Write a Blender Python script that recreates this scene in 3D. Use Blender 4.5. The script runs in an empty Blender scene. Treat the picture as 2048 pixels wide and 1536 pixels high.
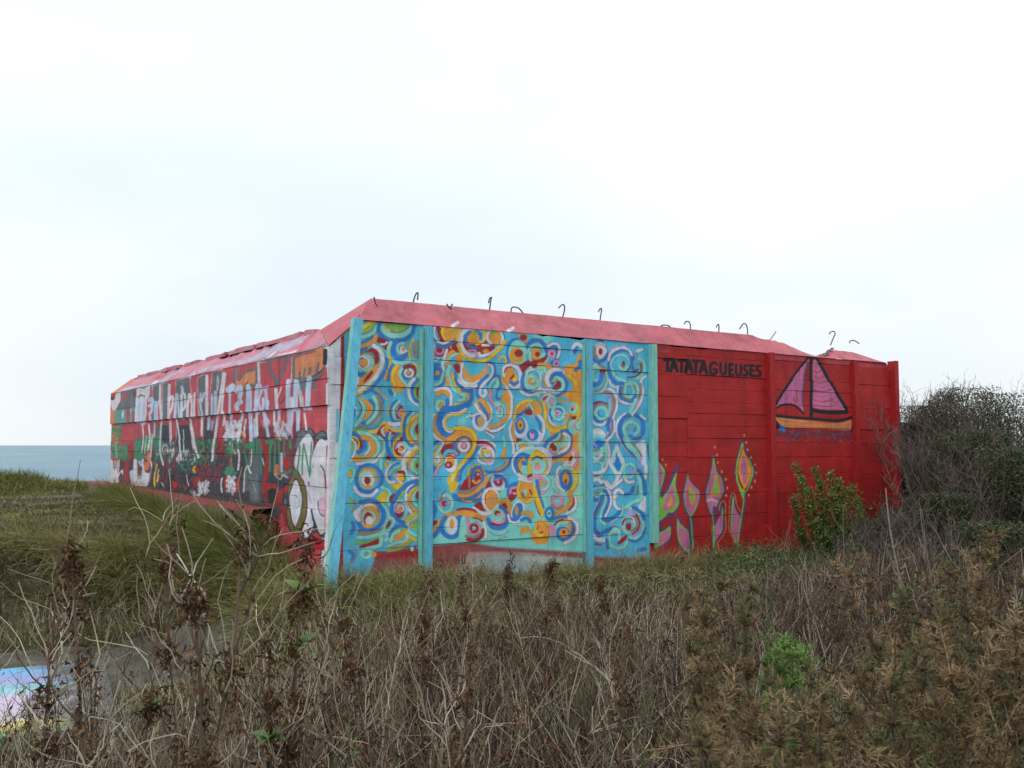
import bpy, math, random
import numpy as np
C = bpy.context.scene.collection
random.seed(7)
rng = np.random.default_rng(11)
EYE = 1.6

# ------------------------------------------------------------ camera
cam_d = bpy.data.cameras.new('camera')
cam = bpy.data.objects.new('camera', cam_d); C.objects.link(cam)
FPX = 1862.0                                  # focal length for a 2048 px wide frame
cam_d.sensor_width = 36.0
cam_d.lens = FPX / 2048 * 36
PITCH = math.atan(122 / FPX)
cam.location = (0, 0, EYE)
cam.rotation_euler = (math.pi / 2 + PITCH, 0, 0)
cam_d.clip_start = 0.05; cam_d.clip_end = 90000
cam_d.dof.use_dof = True; cam_d.dof.focus_distance = 10.5; cam_d.dof.aperture_fstop = 16.0
bpy.context.scene.camera = cam

# ------------------------------------------------------------ sky, sun, exposure
SUN_EL, SUN_AZ = math.radians(52), math.radians(205)
w = bpy.data.worlds.new('World'); bpy.context.scene.world = w; w.use_nodes = True
nt = w.node_tree; nt.nodes.clear()
def N(t, ty, **k):
    n = t.nodes.new(ty)
    for a, b in k.items(): setattr(n, a, b)
    return n
out = N(nt, 'ShaderNodeOutputWorld'); bg = N(nt, 'ShaderNodeBackground'); bg.inputs[1].default_value = 0.1
sky = N(nt, 'ShaderNodeTexSky', sky_type='NISHITA'); sky.sun_disc = False
sky.sun_elevation = SUN_EL; sky.sun_rotation = SUN_AZ; sky.air_density = 1.0; sky.dust_density = 2.0
tc = N(nt, 'ShaderNodeTexCoord'); mp = N(nt, 'ShaderNodeMapping'); mp.inputs['Scale'].default_value = (1, 1, 2.6); mp.inputs['Location'].default_value = (2.35, .4, 0)
nz = N(nt, 'ShaderNodeTexNoise'); nz.inputs['Scale'].default_value = 1.3; nz.inputs['Detail'].default_value = 4; nz.inputs['Roughness'].default_value = .5
cr = N(nt, 'ShaderNodeValToRGB')
cr.color_ramp.elements[0].position = .33; cr.color_ramp.elements[0].color = (.83, .925, .995, 1)
cr.color_ramp.elements[1].position = .62; cr.color_ramp.elements[1].color = (1.04, 1.07, 1.09, 1)
sc_ = N(nt, 'ShaderNodeVectorMath', operation='SCALE')
sep = N(nt, 'ShaderNodeSeparateXYZ')
mr = N(nt, 'ShaderNodeMapRange'); mr.inputs[1].default_value = 0; mr.inputs[2].default_value = 1; mr.inputs[3].default_value = 9.7; mr.inputs[4].default_value = 14.5
mix = N(nt, 'ShaderNodeMixRGB'); mix.inputs[0].default_value = .93
L = nt.links
L.new(tc.outputs['Generated'], mp.inputs[0]); L.new(mp.outputs[0], nz.inputs['Vector']); L.new(nz.outputs[0], cr.inputs[0])
L.new(tc.outputs['Generated'], sep.inputs[0]); L.new(sep.outputs[2], mr.inputs[0])
L.new(cr.outputs[0], sc_.inputs[0]); L.new(mr.outputs[0], sc_.inputs['Scale'])
L.new(sky.outputs[0], mix.inputs[1]); L.new(sc_.outputs[0], mix.inputs[2]); L.new(mix.outputs[0], bg.inputs[0]); L.new(bg.outputs[0], out.inputs[0])
sun_d = bpy.data.lights.new('sun', 'SUN'); sun_d.energy = 0.9; sun_d.angle = math.radians(35); sun_d.color = (1, .97, .93)
sun = bpy.data.objects.new('sun', sun_d); C.objects.link(sun)
sun.rotation_euler = (math.pi / 2 - SUN_EL, 0, -(SUN_AZ - math.pi))   # light from behind the camera, a little to the left
vs = bpy.context.scene.view_settings
vs.view_transform = 'Standard'; vs.look = 'None'; vs.exposure = 0.0; vs.gamma = 1.0
try: vs.use_curve_mapping = False
except Exception: pass
bpy.context.scene.cycles.max_bounces = 6

# ------------------------------------------------------------ helpers
def tag(o, label=None, cat=None, group=None, kind=None):
    if label: o['label'] = label
    if cat: o['category'] = cat
    if group: o['group'] = group
    if kind: o['kind'] = kind
    return o
def empty(name, loc=(0, 0, 0), **k):
    o = bpy.data.objects.new(name, None); C.objects.link(o); o.location = loc; o.empty_display_size = .2
    return tag(o, **k)
def s2l(c):
    c = np.asarray(c, float) / 255.0
    return np.where(c <= .04045, c / 12.92, ((c + .055) / 1.055) ** 2.4)
def l2s(c):
    c = np.clip(c, 0, 1)
    return np.where(c <= .0031308, c * 12.92, 1.055 * c ** (1 / 2.4) - .055)
def mesh_np(name, V, F, mat, parent=None, col=None, smooth=False, uv=None):
    """V (n,3) world or parent space; F list of int arrays (m,3)/(m,4); col (n,3) point colours; uv list per face-array (m,k,2)"""
    V = np.ascontiguousarray(V, np.float32)
    F = [f for f in F if len(f)]
    me = bpy.data.meshes.new(name)
    me.vertices.add(len(V)); me.vertices.foreach_set('co', V.ravel())
    loops = np.concatenate([f.ravel() for f in F]).astype(np.int32)
    tot = np.concatenate([np.full(len(f), f.shape[1], np.int32) for f in F])
    start = np.concatenate([[0], np.cumsum(tot)[:-1]]).astype(np.int32)
    me.loops.add(len(loops)); me.loops.foreach_set('vertex_index', loops)
    me.polygons.add(len(tot)); me.polygons.foreach_set('loop_start', start)
    try: me.polygons.foreach_set('loop_total', tot)
    except Exception: pass
    me.polygons.foreach_set('use_smooth', np.full(len(tot), bool(smooth)))
    me.update(calc_edges=True)
    if col is not None:
        a = me.color_attributes.new('tint', 'FLOAT_COLOR', 'POINT')
        c4 = np.ones((len(V), 4), np.float32); c4[:, :3] = col
        a.data.foreach_set('color', c4.ravel())
    if uv is not None:
        u = me.uv_layers.new(name='UVMap'); u.data.foreach_set('uv', np.concatenate([x.reshape(-1) for x in uv]).astype(np.float32))
    me.validate(clean_customdata=False)
    me.materials.append(mat)
    o = bpy.data.objects.new(name, me); C.objects.link(o)
    if parent is not None: o.parent = parent
    return o
class Geo:
    """collects shapes for ONE mesh"""
    def __init__(s): s.V = []; s.F = {3: [], 4: []}; s.C = []; s.n = 0
    def add(s, V, F, col):
        V = np.asarray(V, float).reshape(-1, 3); F = np.asarray(F, int)
        col = np.asarray(col, float)
        if col.ndim == 1: col = np.tile(col, (len(V), 1))
        s.V.append(V); s.C.append(col); s.F[F.shape[1]].append(F + s.n); s.n += len(V)
    def build(s, name, mat, parent=None, loc=None, smooth=False):
        V = np.concatenate(s.V); Cc = np.concatenate(s.C)
        if loc is not None: V = V - np.asarray(loc)
        return mesh_np(name, V, [np.concatenate(s.F[k]) for k in (3, 4) if s.F[k]], mat, parent, Cc, smooth)
def nrm(a): return a / np.maximum(np.linalg.norm(a, axis=-1, keepdims=True), 1e-9)
def walk(p, d, Ln, k, wig, up=0.0, r=rng):
    """wiggly paths: p,d (n,3), Ln (n,) -> (n,k,3)"""
    n = len(p); d = nrm(np.array(d, float)); P = np.zeros((n, k, 3)); P[:, 0] = p
    Ln = np.broadcast_to(Ln, (n,))
    for i in range(1, k):
        d = nrm(d + r.normal(0, wig, (n, 3)) + np.array([0, 0, up]))
        P[:, i] = P[:, i - 1] + d * (Ln / (k - 1))[:, None]
    return P
def tubes(g, P, R0, R1, col, sides=3, jit=.12, r=rng):
    n, k, _ = P.shape
    T = nrm(np.gradient(P, axis=1))
    ref = nrm(r.normal(0, 1, (n, 1, 3))); A = nrm(np.cross(T, ref)); B = np.cross(T, A)
    t = np.linspace(0, 1, k)[None, :, None]
    R = np.reshape(R0, (-1, 1, 1)) * (1 - t) + np.reshape(R1, (-1, 1, 1)) * t
    R = np.broadcast_to(R, (n, k, 1))
    ang = np.arange(sides) * 2 * math.pi / sides
    V = P[:, :, None, :] + R[..., None] * (np.cos(ang)[None, None, :, None] * A[:, :, None] + np.sin(ang)[None, None, :, None] * B[:, :, None])
    idx = np.arange(n * k * sides).reshape(n, k, sides)
    a = idx[:, :-1]; b = idx[:, 1:]
    F = np.stack([a, np.roll(a, -1, 2), np.roll(b, -1, 2), b], -1).reshape(-1, 4)
    cc = np.reshape(col, (-1, 3)); cc = np.broadcast_to(cc, (n, 3)) * (1 + r.normal(0, jit, (n, 1)))
    g.add(V, F, np.repeat(np.clip(cc, .003, 1), k * sides, 0))
def blades(g, P, W, col, tip=None, r=rng, jit=.15):
    """flat tapering grass ribbons; P (n,k,3), W (n,)"""
    n, k, _ = P.shape
    side = nrm(np.cross(nrm(P[:, -1] - P[:, 0] + 1e-6), r.normal(0, 1, (n, 3))))[:, None]
    t = np.linspace(0, 1, k)[None, :, None]
    hw = np.reshape(W, (-1, 1, 1)) * (1 - t ** 1.5) * .5 + .0003
    V = np.stack([P - side * hw, P + side * hw], 2)
    idx = np.arange(n * k * 2).reshape(n, k, 2)
    F = np.stack([idx[:, :-1, 0], idx[:, :-1, 1], idx[:, 1:, 1], idx[:, 1:, 0]], -1).reshape(-1, 4)
    cc = np.broadcast_to(np.reshape(col, (-1, 3)), (n, 3)) * (1 + r.normal(0, jit, (n, 1)))
    if tip is not None:
        tt = np.broadcast_to(np.reshape(tip, (-1, 3)), (n, 3))
        cf = cc[:, None, :] * (1 - t) + tt[:, None, :] * t
    else: cf = np.broadcast_to(cc[:, None, :], (n, k, 3))
    g.add(V, F, np.clip(np.repeat(cf.reshape(-1, 3), 2, 0), .003, 1))
def leaves(g, p, d, ln, wd, col, fold=.35, curl=.3, r=rng, jit=.18):
    """6-vertex folded leaves (4 quads-ish as 4 tris)"""
    n = len(p); d = nrm(d); s = nrm(np.cross(d, r.normal(0, 1, (n, 3)))); u = np.cross(s, d)
    ln = np.broadcast_to(ln, (n,))[:, None]; wd = np.broadcast_to(wd, (n,))[:, None]
    m = p + d * ln * .5
    V = np.stack([p, m + s * wd * .5 + u * wd * fold, m, m - s * wd * .5 + u * wd * fold, p + d * ln - u * ln * curl], 1)
    idx = np.arange(n * 5).reshape(n, 5)
    F = np.concatenate([idx[:, [0, 1, 2]], idx[:, [0, 2, 3]], idx[:, [1, 4, 2]], idx[:, [2, 4, 3]]])
    cc = np.broadcast_to(np.reshape(col, (-1, 3)), (n, 3)) * (1 + r.normal(0, jit, (n, 1)))
    g.add(V, F, np.repeat(np.clip(cc, .003, 1), 5, 0))
def pick(n, cols, wts=None, r=rng):
    cols = np.array(cols, float); i = r.choice(len(cols), n, p=None if wts is None else np.array(wts) / np.sum(wts))
    return cols[i]
def box(g, x0, x1, y0, y1, z0, z1, col=(1, 1, 1), M=None):
    V = np.array([(x, y, z) for z in (z0, z1) for y in (y0, y1) for x in (x0, x1)], float)
    if M is not None: V = M(V)
    F = [(0, 2, 3, 1), (4, 5, 7, 6), (0, 1, 5, 4), (1, 3, 7, 5), (3, 2, 6, 7), (2, 0, 4, 6)]
    g.add(V, F, col)

# smooth value noise for shapes
_ng = np.random.default_rng(3).random((64, 64))
def vnoise(x, y):
    x = np.asarray(x, float); y = np.asarray(y, float)
    xi = np.floor(x).astype(int); yi = np.floor(y).astype(int); fx = x - xi; fy = y - yi
    fx = fx * fx * (3 - 2 * fx); fy = fy * fy * (3 - 2 * fy)
    g = lambda a, b: _ng[a % 64, b % 64]
    return (g(xi, yi) * (1 - fx) + g(xi + 1, yi) * fx) * (1 - fy) + (g(xi, yi + 1) * (1 - fx) + g(xi + 1, yi + 1) * fx) * fy
def fbm(x, y, o=4):
    s = 0; a = .5
    for i in range(o): s = s + a * (vnoise(x * 2 ** i + 7.3 * i, y * 2 ** i + 3.1 * i) - .5); a *= .5
    return s

# ------------------------------------------------------------ materials
def mat_new(name):
    m = bpy.data.materials.new(name); m.use_nodes = True; t = m.node_tree; t.nodes.clear()
    o = N(t, 'ShaderNodeOutputMaterial'); b = N(t, 'ShaderNodeBsdfPrincipled'); t.links.new(b.outputs[0], o.inputs[0])
    return m, t, b, o
def noise_node(t, scale, detail=4, rough=.6, coord='Object', vscale=None):
    tc = N(t, 'ShaderNodeTexCoord'); n = N(t, 'ShaderNodeTexNoise'); n.inputs['Scale'].default_value = scale
    n.inputs['Detail'].default_value = detail; n.inputs['Roughness'].default_value = rough
    if vscale:
        m = N(t, 'ShaderNodeMapping'); m.inputs['Scale'].default_value = vscale
        t.links.new(tc.outputs[coord], m.inputs[0]); t.links.new(m.outputs[0], n.inputs['Vector'])
    else: t.links.new(tc.outputs[coord], n.inputs['Vector'])
    return n
def ramp(t, src, stops):
    r = N(t, 'ShaderNodeValToRGB'); e = r.color_ramp.elements
    e[0].position, e[0].color = stops[0][0], (*stops[0][1], 1)
    e[1].position, e[1].color = stops[-1][0], (*stops[-1][1], 1)
    for p, c in stops[1:-1]:
        x = e.new(p); x.color = (*c, 1)
    t.links.new(src, r.inputs[0]); return r
def bump(t, b, hs, dist, strength=1.0, prev=None):
    bp = N(t, 'ShaderNodeBump'); bp.inputs['Distance'].default_value = dist; bp.inputs['Strength'].default_value = strength
    t.links.new(hs, bp.inputs['Height'])
    if prev is not None: t.links.new(prev.outputs[0], bp.inputs['Normal'])
    t.links.new(bp.outputs[0], b.inputs['Normal']); return bp
def tint_mat(name, rough=.75, trans=0.0, spec=.25):
    m, t, b, o = mat_new(name)
    a = N(t, 'ShaderNodeAttribute'); a.attribute_name = 'tint'
    n = noise_node(t, 35, 3); mr = N(t, 'ShaderNodeMapRange'); mr.inputs[3].default_value = .65; mr.inputs[4].default_value = 1.35
    t.links.new(n.outputs[0], mr.inputs[0])
    s = N(t, 'ShaderNodeVectorMath', operation='SCALE'); t.links.new(a.outputs['Color'], s.inputs[0]); t.links.new(mr.outputs[0], s.inputs['Scale'])
    t.links.new(s.outputs[0], b.inputs['Base Color']); b.inputs['Roughness'].default_value = rough; b.inputs['Specular IOR Level'].default_value = spec
    if trans:
        tr = N(t, 'ShaderNodeBsdfTranslucent'); t.links.new(s.outputs[0], tr.inputs[0])
        mx = N(t, 'ShaderNodeMixShader'); mx.inputs[0].default_value = trans
        t.links.new(b.outputs[0], mx.inputs[1]); t.links.new(tr.outputs[0], mx.inputs[2]); t.links.new(mx.outputs[0], o.inputs[0])
    return m
M_WOOD = tint_mat('dead_wood', .85)
M_LEAF = tint_mat('leaf', .55, .2, .4)
M_DRY = tint_mat('dry_leaf', .85, .1, .15)
M_GRASS = tint_mat('grass_blade', .7, .2, .2)

# ------------------------------------------------------------ bunker planes and the pixel grid the mural was measured on
UD = np.array([0.8278, 0.5610, 0.0])     # along the front wall
WD = np.array([-0.5610, 0.8278, 0.0])    # along the left wall, away from the camera
C0 = np.array([-1.800, 9.20, 0.0])       # near corner on the ground plan
ZB = 0.10                                # bottom of the walls, below the soil
ZEF = EYE + 1.235                        # eave of the front wall
ZEL = EYE + 1.04                         # eave of the left wall
ZTF = EYE + 1.50; ZTL = EYE + 1.32       # top of the front strip and of the roof behind it
CHF = .265; CHL = .28
def project(P):
    P = np.asarray(P, float) - np.array([0, 0, EYE]); cp, sp = math.cos(PITCH), math.sin(PITCH)
    dz = P[..., 1] * cp + P[..., 2] * sp; up = -P[..., 1] * sp + P[..., 2] * cp
    return 1024 + FPX * P[..., 0] / dz, 768 - FPX * up / dz
def px_ray(x, y):
    cp, sp = math.cos(PITCH), math.sin(PITCH); a = (x - 1024) / FPX; b = (768 - y) / FPX
    return np.array([a, cp - b * sp, sp + b * cp])
def on_plane(x, y, o, n):
    d = px_ray(x, y); e = np.array([0, 0, EYE]); t = np.dot(np.asarray(o) - e, n) / np.dot(d, n); return e + d * t
NF = np.array([UD[1], -UD[0], 0.0])      # front wall normal, towards the camera
NL = -UD                                 # left wall normal
def front_uz(x, y):
    p = on_plane(x, y, C0, NF); return float(np.dot(p - C0, UD)), float(p[2])
def left_wz(x, y):
    p = on_plane(x, y, C0, NL); return float(np.dot(p - C0, WD)), float(p[2])
def at_depth(x, y, Y):
    d = px_ray(x, y); return np.array([0, 0, EYE]) + d * (Y / d[1])
# ------------------------------------------------------------ the murals: brush strokes laid on an unrolled sheet, then moved to wall coordinates
PAL = dict(w=(212,212,220), c=(80,182,216), a=(135,213,196), b=(45,122,200), o=(222,150,62), y=(224,186,48), r=(150,45,48), R=(162,34,36),
           g=(125,182,76), p=(216,142,178), l=(168,152,208), t=(140,130,122), k=(24,27,36), d=(98,108,114), n=(92,64,112), m=(190,106,150),
           G=(58,135,98), O=(208,134,88), W=(184,198,222), B=(122,104,56), s=(186,74,84), S=(206,124,142), e=(92,152,152), D=(52,58,70),
           x=(172,168,162), N=(200,112,60), u=(214,172,190), v=(178,116,132), z=(172,90,100), h=(164,160,180), f=(112,54,62), q=(150,222,205))
MX0, MY0, MX1, MY1, MS = 186, 560, 1830, 1200, 2
MW, MH = (MX1 - MX0) * MS, (MY1 - MY0) * MS
cv = np.zeros((MH, MW, 3), np.float32)
_yy, _xx = np.mgrid[0:MH, 0:MW]
_wob = (fbm(_xx / 9.0, _yy / 9.0, 3) * 1.6).astype(np.float32)          # uneven spray edges
_str = (fbm(_xx / 26.0 + 5, _yy / 7.0 + 9, 3)).astype(np.float32)        # streaky coverage
_grn = np.random.default_rng(5).random((MH, MW)).astype(np.float32)
ORG, SCL = (0.0, 0.0), 1.0
def org(x, y, s=8.0):
    global ORG, SCL
    ORG, SCL = (x, y), s
def _tp(a):
    a = np.asarray(a, float).reshape(-1, 2) / SCL + np.array(ORG)
    return (a - np.array([MX0, MY0])) * MS
def _spline(P, closed=False, m=6):
    n = len(P)
    if n < 3 and not closed: return np.linspace(P[0], P[-1], 5)
    Q = np.vstack([P[-1:], P, P[:2]]) if closed else np.vstack([2 * P[0] - P[1], P, 2 * P[-1] - P[-2]])
    o = []
    for i in range(len(Q) - 3):
        p0, p1, p2, p3 = Q[i:i + 4]; t = np.linspace(0, 1, m, endpoint=False)[:, None]
        o.append(.5 * ((2 * p1) + (-p0 + p2) * t + (2 * p0 - 5 * p1 + 4 * p2 - p3) * t ** 2 + (-p0 + 3 * p1 - 3 * p2 + p3) * t ** 3))
    o = np.vstack(o)
    return np.vstack([o, o[:1]]) if closed else np.vstack([o, P[-1:]])
def _box(P, pad):
    x0, y0 = np.floor(P.min(0) - pad).astype(int); x1, y1 = np.ceil(P.max(0) + pad).astype(int) + 1
    x0, y0 = max(x0, 0), max(y0, 0); x1, y1 = min(x1, MW), min(y1, MH)
    return (x0, y0, x1, y1) if x1 > x0 and y1 > y0 else None
def _dist(P, bx):
    x0, y0, x1, y1 = bx; X = _xx[y0:y1, x0:x1].astype(np.float32); Y = _yy[y0:y1, x0:x1].astype(np.float32)
    D = np.full(X.shape, 1e9, np.float32)
    for i in range(len(P) - 1):
        ax, ay = P[i]; bx_, by = P[i + 1]; dx, dy = bx_ - ax, by - ay; q = dx * dx + dy * dy + 1e-9
        t = np.clip(((X - ax) * dx + (Y - ay) * dy) / q, 0, 1)
        np.minimum(D, (X - ax - t * dx) ** 2 + (Y - ay - t * dy) ** 2, out=D)
    return np.sqrt(D)
def _blend(bx, A, c, op=.96):
    x0, y0, x1, y1 = bx; A = (A * op * (1 + .22 * _str[y0:y1, x0:x1])).clip(0, 1)[..., None]
    col = np.array(PAL[c], np.float32) if isinstance(c, str) else np.array(c, np.float32)
    cv[y0:y1, x0:x1] = cv[y0:y1, x0:x1] * (1 - A) + col * A
HALO = False
def S_(c, wd, *p, soft=1.3, op=.96, closed=False, rough=0):
    P = _spline(_tp(p), closed); h = wd / SCL * MS * .5; bx = _box(P, h + 8)
    if bx is None: return
    if HALO and c in 'woybapg' and wd > 26:
        D = _dist(P + np.array([.8, 1.0]), bx); _blend(bx, ((h + 3.2 - D) / 4.5).clip(0, 1), (128, 66, 84), .5)
    x0, y0, x1, y1 = bx; D = _dist(P, bx) + _wob[y0:y1, x0:x1] * 1.2 + rough * (_grn[y0:y1, x0:x1] - .5) * 4
    _blend(bx, ((h + soft * .5 - D) / (soft * 1.6)).clip(0, 1), c, op)
def F_(c, *p, soft=1.2, op=.97, curve=False, rough=0):
    P = _tp(p); P = _spline(P, True) if curve else np.vstack([P, P[:1]])
    bx = _box(P, 5)
    if bx is None: return
    x0, y0, x1, y1 = bx; D = _dist(P, bx); X = _xx[y0:y1, x0:x1] + .01; Y = _yy[y0:y1, x0:x1] + .013
    ins = np.zeros(D.shape, bool)
    for i in range(len(P) - 1):
        (ax, ay), (bx_, by) = P[i], P[i + 1]
        if ay == by: continue
        cnd = ((ay > Y) != (by > Y)) & (X < (bx_ - ax) * (Y - ay) / (by - ay) + ax); ins ^= cnd
    sd = np.where(ins, -D, D) + _wob[y0:y1, x0:x1] + rough * (_grn[y0:y1, x0:x1] - .5) * 4
    _blend(bx, ((soft * .5 - sd) / (soft * 1.6)).clip(0, 1), c, op)
def _ell(cx, cy, rx, ry, rot=0, n=14):
    t = np.arange(n) * 2 * math.pi / n; a = math.radians(rot)
    x = rx * np.cos(t); y = ry * np.sin(t)
    return np.stack([cx + x * math.cos(a) - y * math.sin(a), cy + x * math.sin(a) + y * math.cos(a)], 1).ravel()
def E_(c, cx, cy, rx, ry, rot=0, **k): F_(c, *_ell(cx, cy, rx, ry, rot), curve=True, **k)
def O_(c, wd, cx, cy, rx, ry, rot=0, **k): S_(c, wd, *_ell(cx, cy, rx, ry, rot), closed=True, **k)
def Z_(c, wd, cx, cy, r0, r1, a0, turns, q=1.0, rot=0, **k):
    n = max(6, int(abs(turns) * 12)); t = np.linspace(0, 1, n); r = r0 + (r1 - r0) * t; a = np.radians(a0 + 360 * turns * t); h = math.radians(rot)
    x = r * np.cos(a) * q; y = r * np.sin(a)
    S_(c, wd, *np.stack([cx + x * math.cos(h) - y * math.sin(h), cy + x * math.sin(h) + y * math.cos(h)], 1).ravel(), **k)
def X_(c, n, sz, x0, y0, x1, y1, tall=1.0, op=.9):
    g = np.random.default_rng(int(abs(x0 * 7 + y0 * 13 + n)) + len(c))
    for i in range(n):
        x = g.uniform(x0, x1); y = g.uniform(y0, y1); s = sz * g.uniform(.4, 1.3); a = g.normal(0, .35); l = s * tall * g.uniform(.5, 1.5)
        S_(c, s, x, y, x + l * math.sin(a), y + l * math.cos(a), op=op, rough=1)
def RUN(txt):
    """stroke list: one stroke per line: kind colour width x y x y ..."""
    for ln in txt.strip().splitlines():
        f = ln.split()
        if not f or f[0] == '#': continue
        k, c = f[0], f[1]; v = [float(q) for q in f[2:]]
        if k == '@': org(v[0], v[1], v[2]); continue
        {'S': lambda: S_(c, v[0], *v[1:]), 'T': lambda: S_(c, v[0], *v[1:], soft=3.5, op=.8), 'F': lambda: F_(c, *v), 'C': lambda: F_(c, *v, curve=True), 'H': lambda: F_(c, *v, soft=7, op=.8),
         'E': lambda: E_(c, *v), 'O': lambda: O_(c, v[0], *v[1:]), 'Z': lambda: Z_(c, *v), 'X': lambda: X_(c, int(v[0]), *v[1:])}[k]()
# grounds
cv[:] = np.array(PAL['R'], np.float32)
RUN('''
@ - 0 0 1
F w 655 560 681 560 679 800 664 1200 640 1200 652 800
F r 680 560 696 560 690 1200 664 1200 681 800
F c 690 560 848 560 848 1200 685 1200
F c 845 560 1168 560 1168 1200 845 1200
H a 845 560 1168 560 1168 670 1040 665 1000 670 845 655
F c 1165 560 1300 560 1300 1200 1165 1200
F o 1150 700 1168 700 1168 1000 1150 1010 1130 940
H a 850 1050 960 1010 1050 960 1168 940 1168 1120 850 1115
H r 750 1112 848 1094 848 1200 720 1200
H r 850 1092 940 1084 1000 1094 1168 1104 1168 1118 1000 1112 960 1120 850 1200
H x 940 1104 1000 1102 1060 1104 1160 1116 1170 1200 880 1200
H r 1166 1112 1295 1116 1295 1200 1166 1200
H r 1300 690 1345 690 1340 705 1320 712 1300 705
''')
# front wall, first panel, upper part
HALO = True
RUN('''
@ - 640 620 8
S y 70 670 300 760 235 880 185
S g 60 670 345 780 305 890 230
T t 40 670 395 780 370 860 300
S a 60 650 440 760 410 850 370 920 260
C g 1070 225 1430 240 1400 310 1290 350 1170 330 1100 280
S t 40 1075 240 1120 320 1210 355 1340 345 1450 250
S y 50 1025 190 1050 280 1120 335
S y 28 1000 185 1200 190 1400 195 1530 215
S a 85 990 250 1030 335 1120 395 1220 415 1350 390 1460 310 1490 250
S b 60 960 190 940 320 990 410 1100 475 1220 490 1370 465 1470 380 1510 250
C r 890 410 980 440 1120 500 1090 560 1060 650 990 560 910 500
S w 38 985 545 1040 545 1080 515
S b 60 640 545 740 510 850 425
S o 75 640 590 760 550 870 480 900 430
S b 40 630 650 700 625 750 605
C r 640 690 760 640 850 600 930 640 950 760 920 850 860 870 870 740 780 680
T t 60 630 700 740 680 840 700
E t 750 830 130 140
E a 740 835 120 135
Z w 50 700 830 80 90 200 .9
Z r 24 690 830 85 60 90 .5
E o 705 850 62 66
S w 42 615 880 650 930 720 950
S a 60 640 960 740 970 820 930
C o 610 1200 640 1100 800 960 930 850 960 860 930 980 840 1090 740 1190 600 1320
C r 690 1170 730 1080 810 980 850 990 800 1080 720 1150
C w 590 1000 625 1060 620 1160 580 1260 560 1200 570 1050
S b 60 590 1000 640 1040 690 1010
S g 26 900 540 1010 640 1035 780 1020 900
S w 72 865 570 950 630 1000 730 990 860 930 1000 850 1110 740 1210 630 1300
S g 36 560 1375 680 1330 780 1250 870 1150
S y 34 550 1350 660 1320 740 1270
S b 48 1065 780 1055 930 980 1070 880 1190 790 1290 710 1320
T a 40 1150 520 1110 640 1120 750
S a 62 1140 520 1100 640 1120 760 1190 840 1310 850 1440 810
S b 80 1240 480 1190 580 1190 700 1260 770 1350 740 1390 670
Z a 50 1320 620 90 60 290 -.75
S w 42 1330 580 1300 620 1320 680 1390 650
E o 1345 615 30 35
S y 36 1500 470 1450 560 1430 680 1450 780
C t 1510 540 1580 480 1600 760 1500 770 1480 640
H e 1550 480 1605 480 1605 750 1550 700
S y 34 1110 720 1130 820 1090 950 1050 1060
S o 40 1080 960 1050 1060 1040 1110
S b 48 1165 880 1110 970 1090 1120
C o 1180 900 1290 890 1280 1000 1310 1100 1380 1190 1350 1280 1240 1320 1160 1240 1120 1100 1140 980
S y 60 1230 900 1170 990 1160 1110 1190 1190
C r 1320 920 1400 870 1500 880 1540 960 1520 1060 1450 1080 1350 1090
S y 36 1490 850 1560 910 1580 980 1560 1060
E t 1440 1010 75 85
E b 1390 1030 85 90
Z w 40 1420 1010 62 60 230 -.85
E o 1415 1005 34 40
S a 48 1310 940 1270 1030 1310 1110 1370 1190 1400 1260
S w 62 1500 1110 1430 1200 1430 1330 1480 1440 1590 1530
S b 48 1560 1110 1490 1210 1480 1330 1520 1430 1600 1480
S g 44 1590 1150 1540 1230 1530 1340 1590 1430
E r 1595 1320 50 95
H a 1560 800 1610 800 1610 1110 1570 1090
S a 60 1160 1280 1200 1330 1200 1370
S b 60 1120 1290 1150 1340
S o 26 890 1250 970 1310 1040 1370 1090 1450
S b 36 840 1290 940 1360 1010 1450 1040 1500
''')
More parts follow.
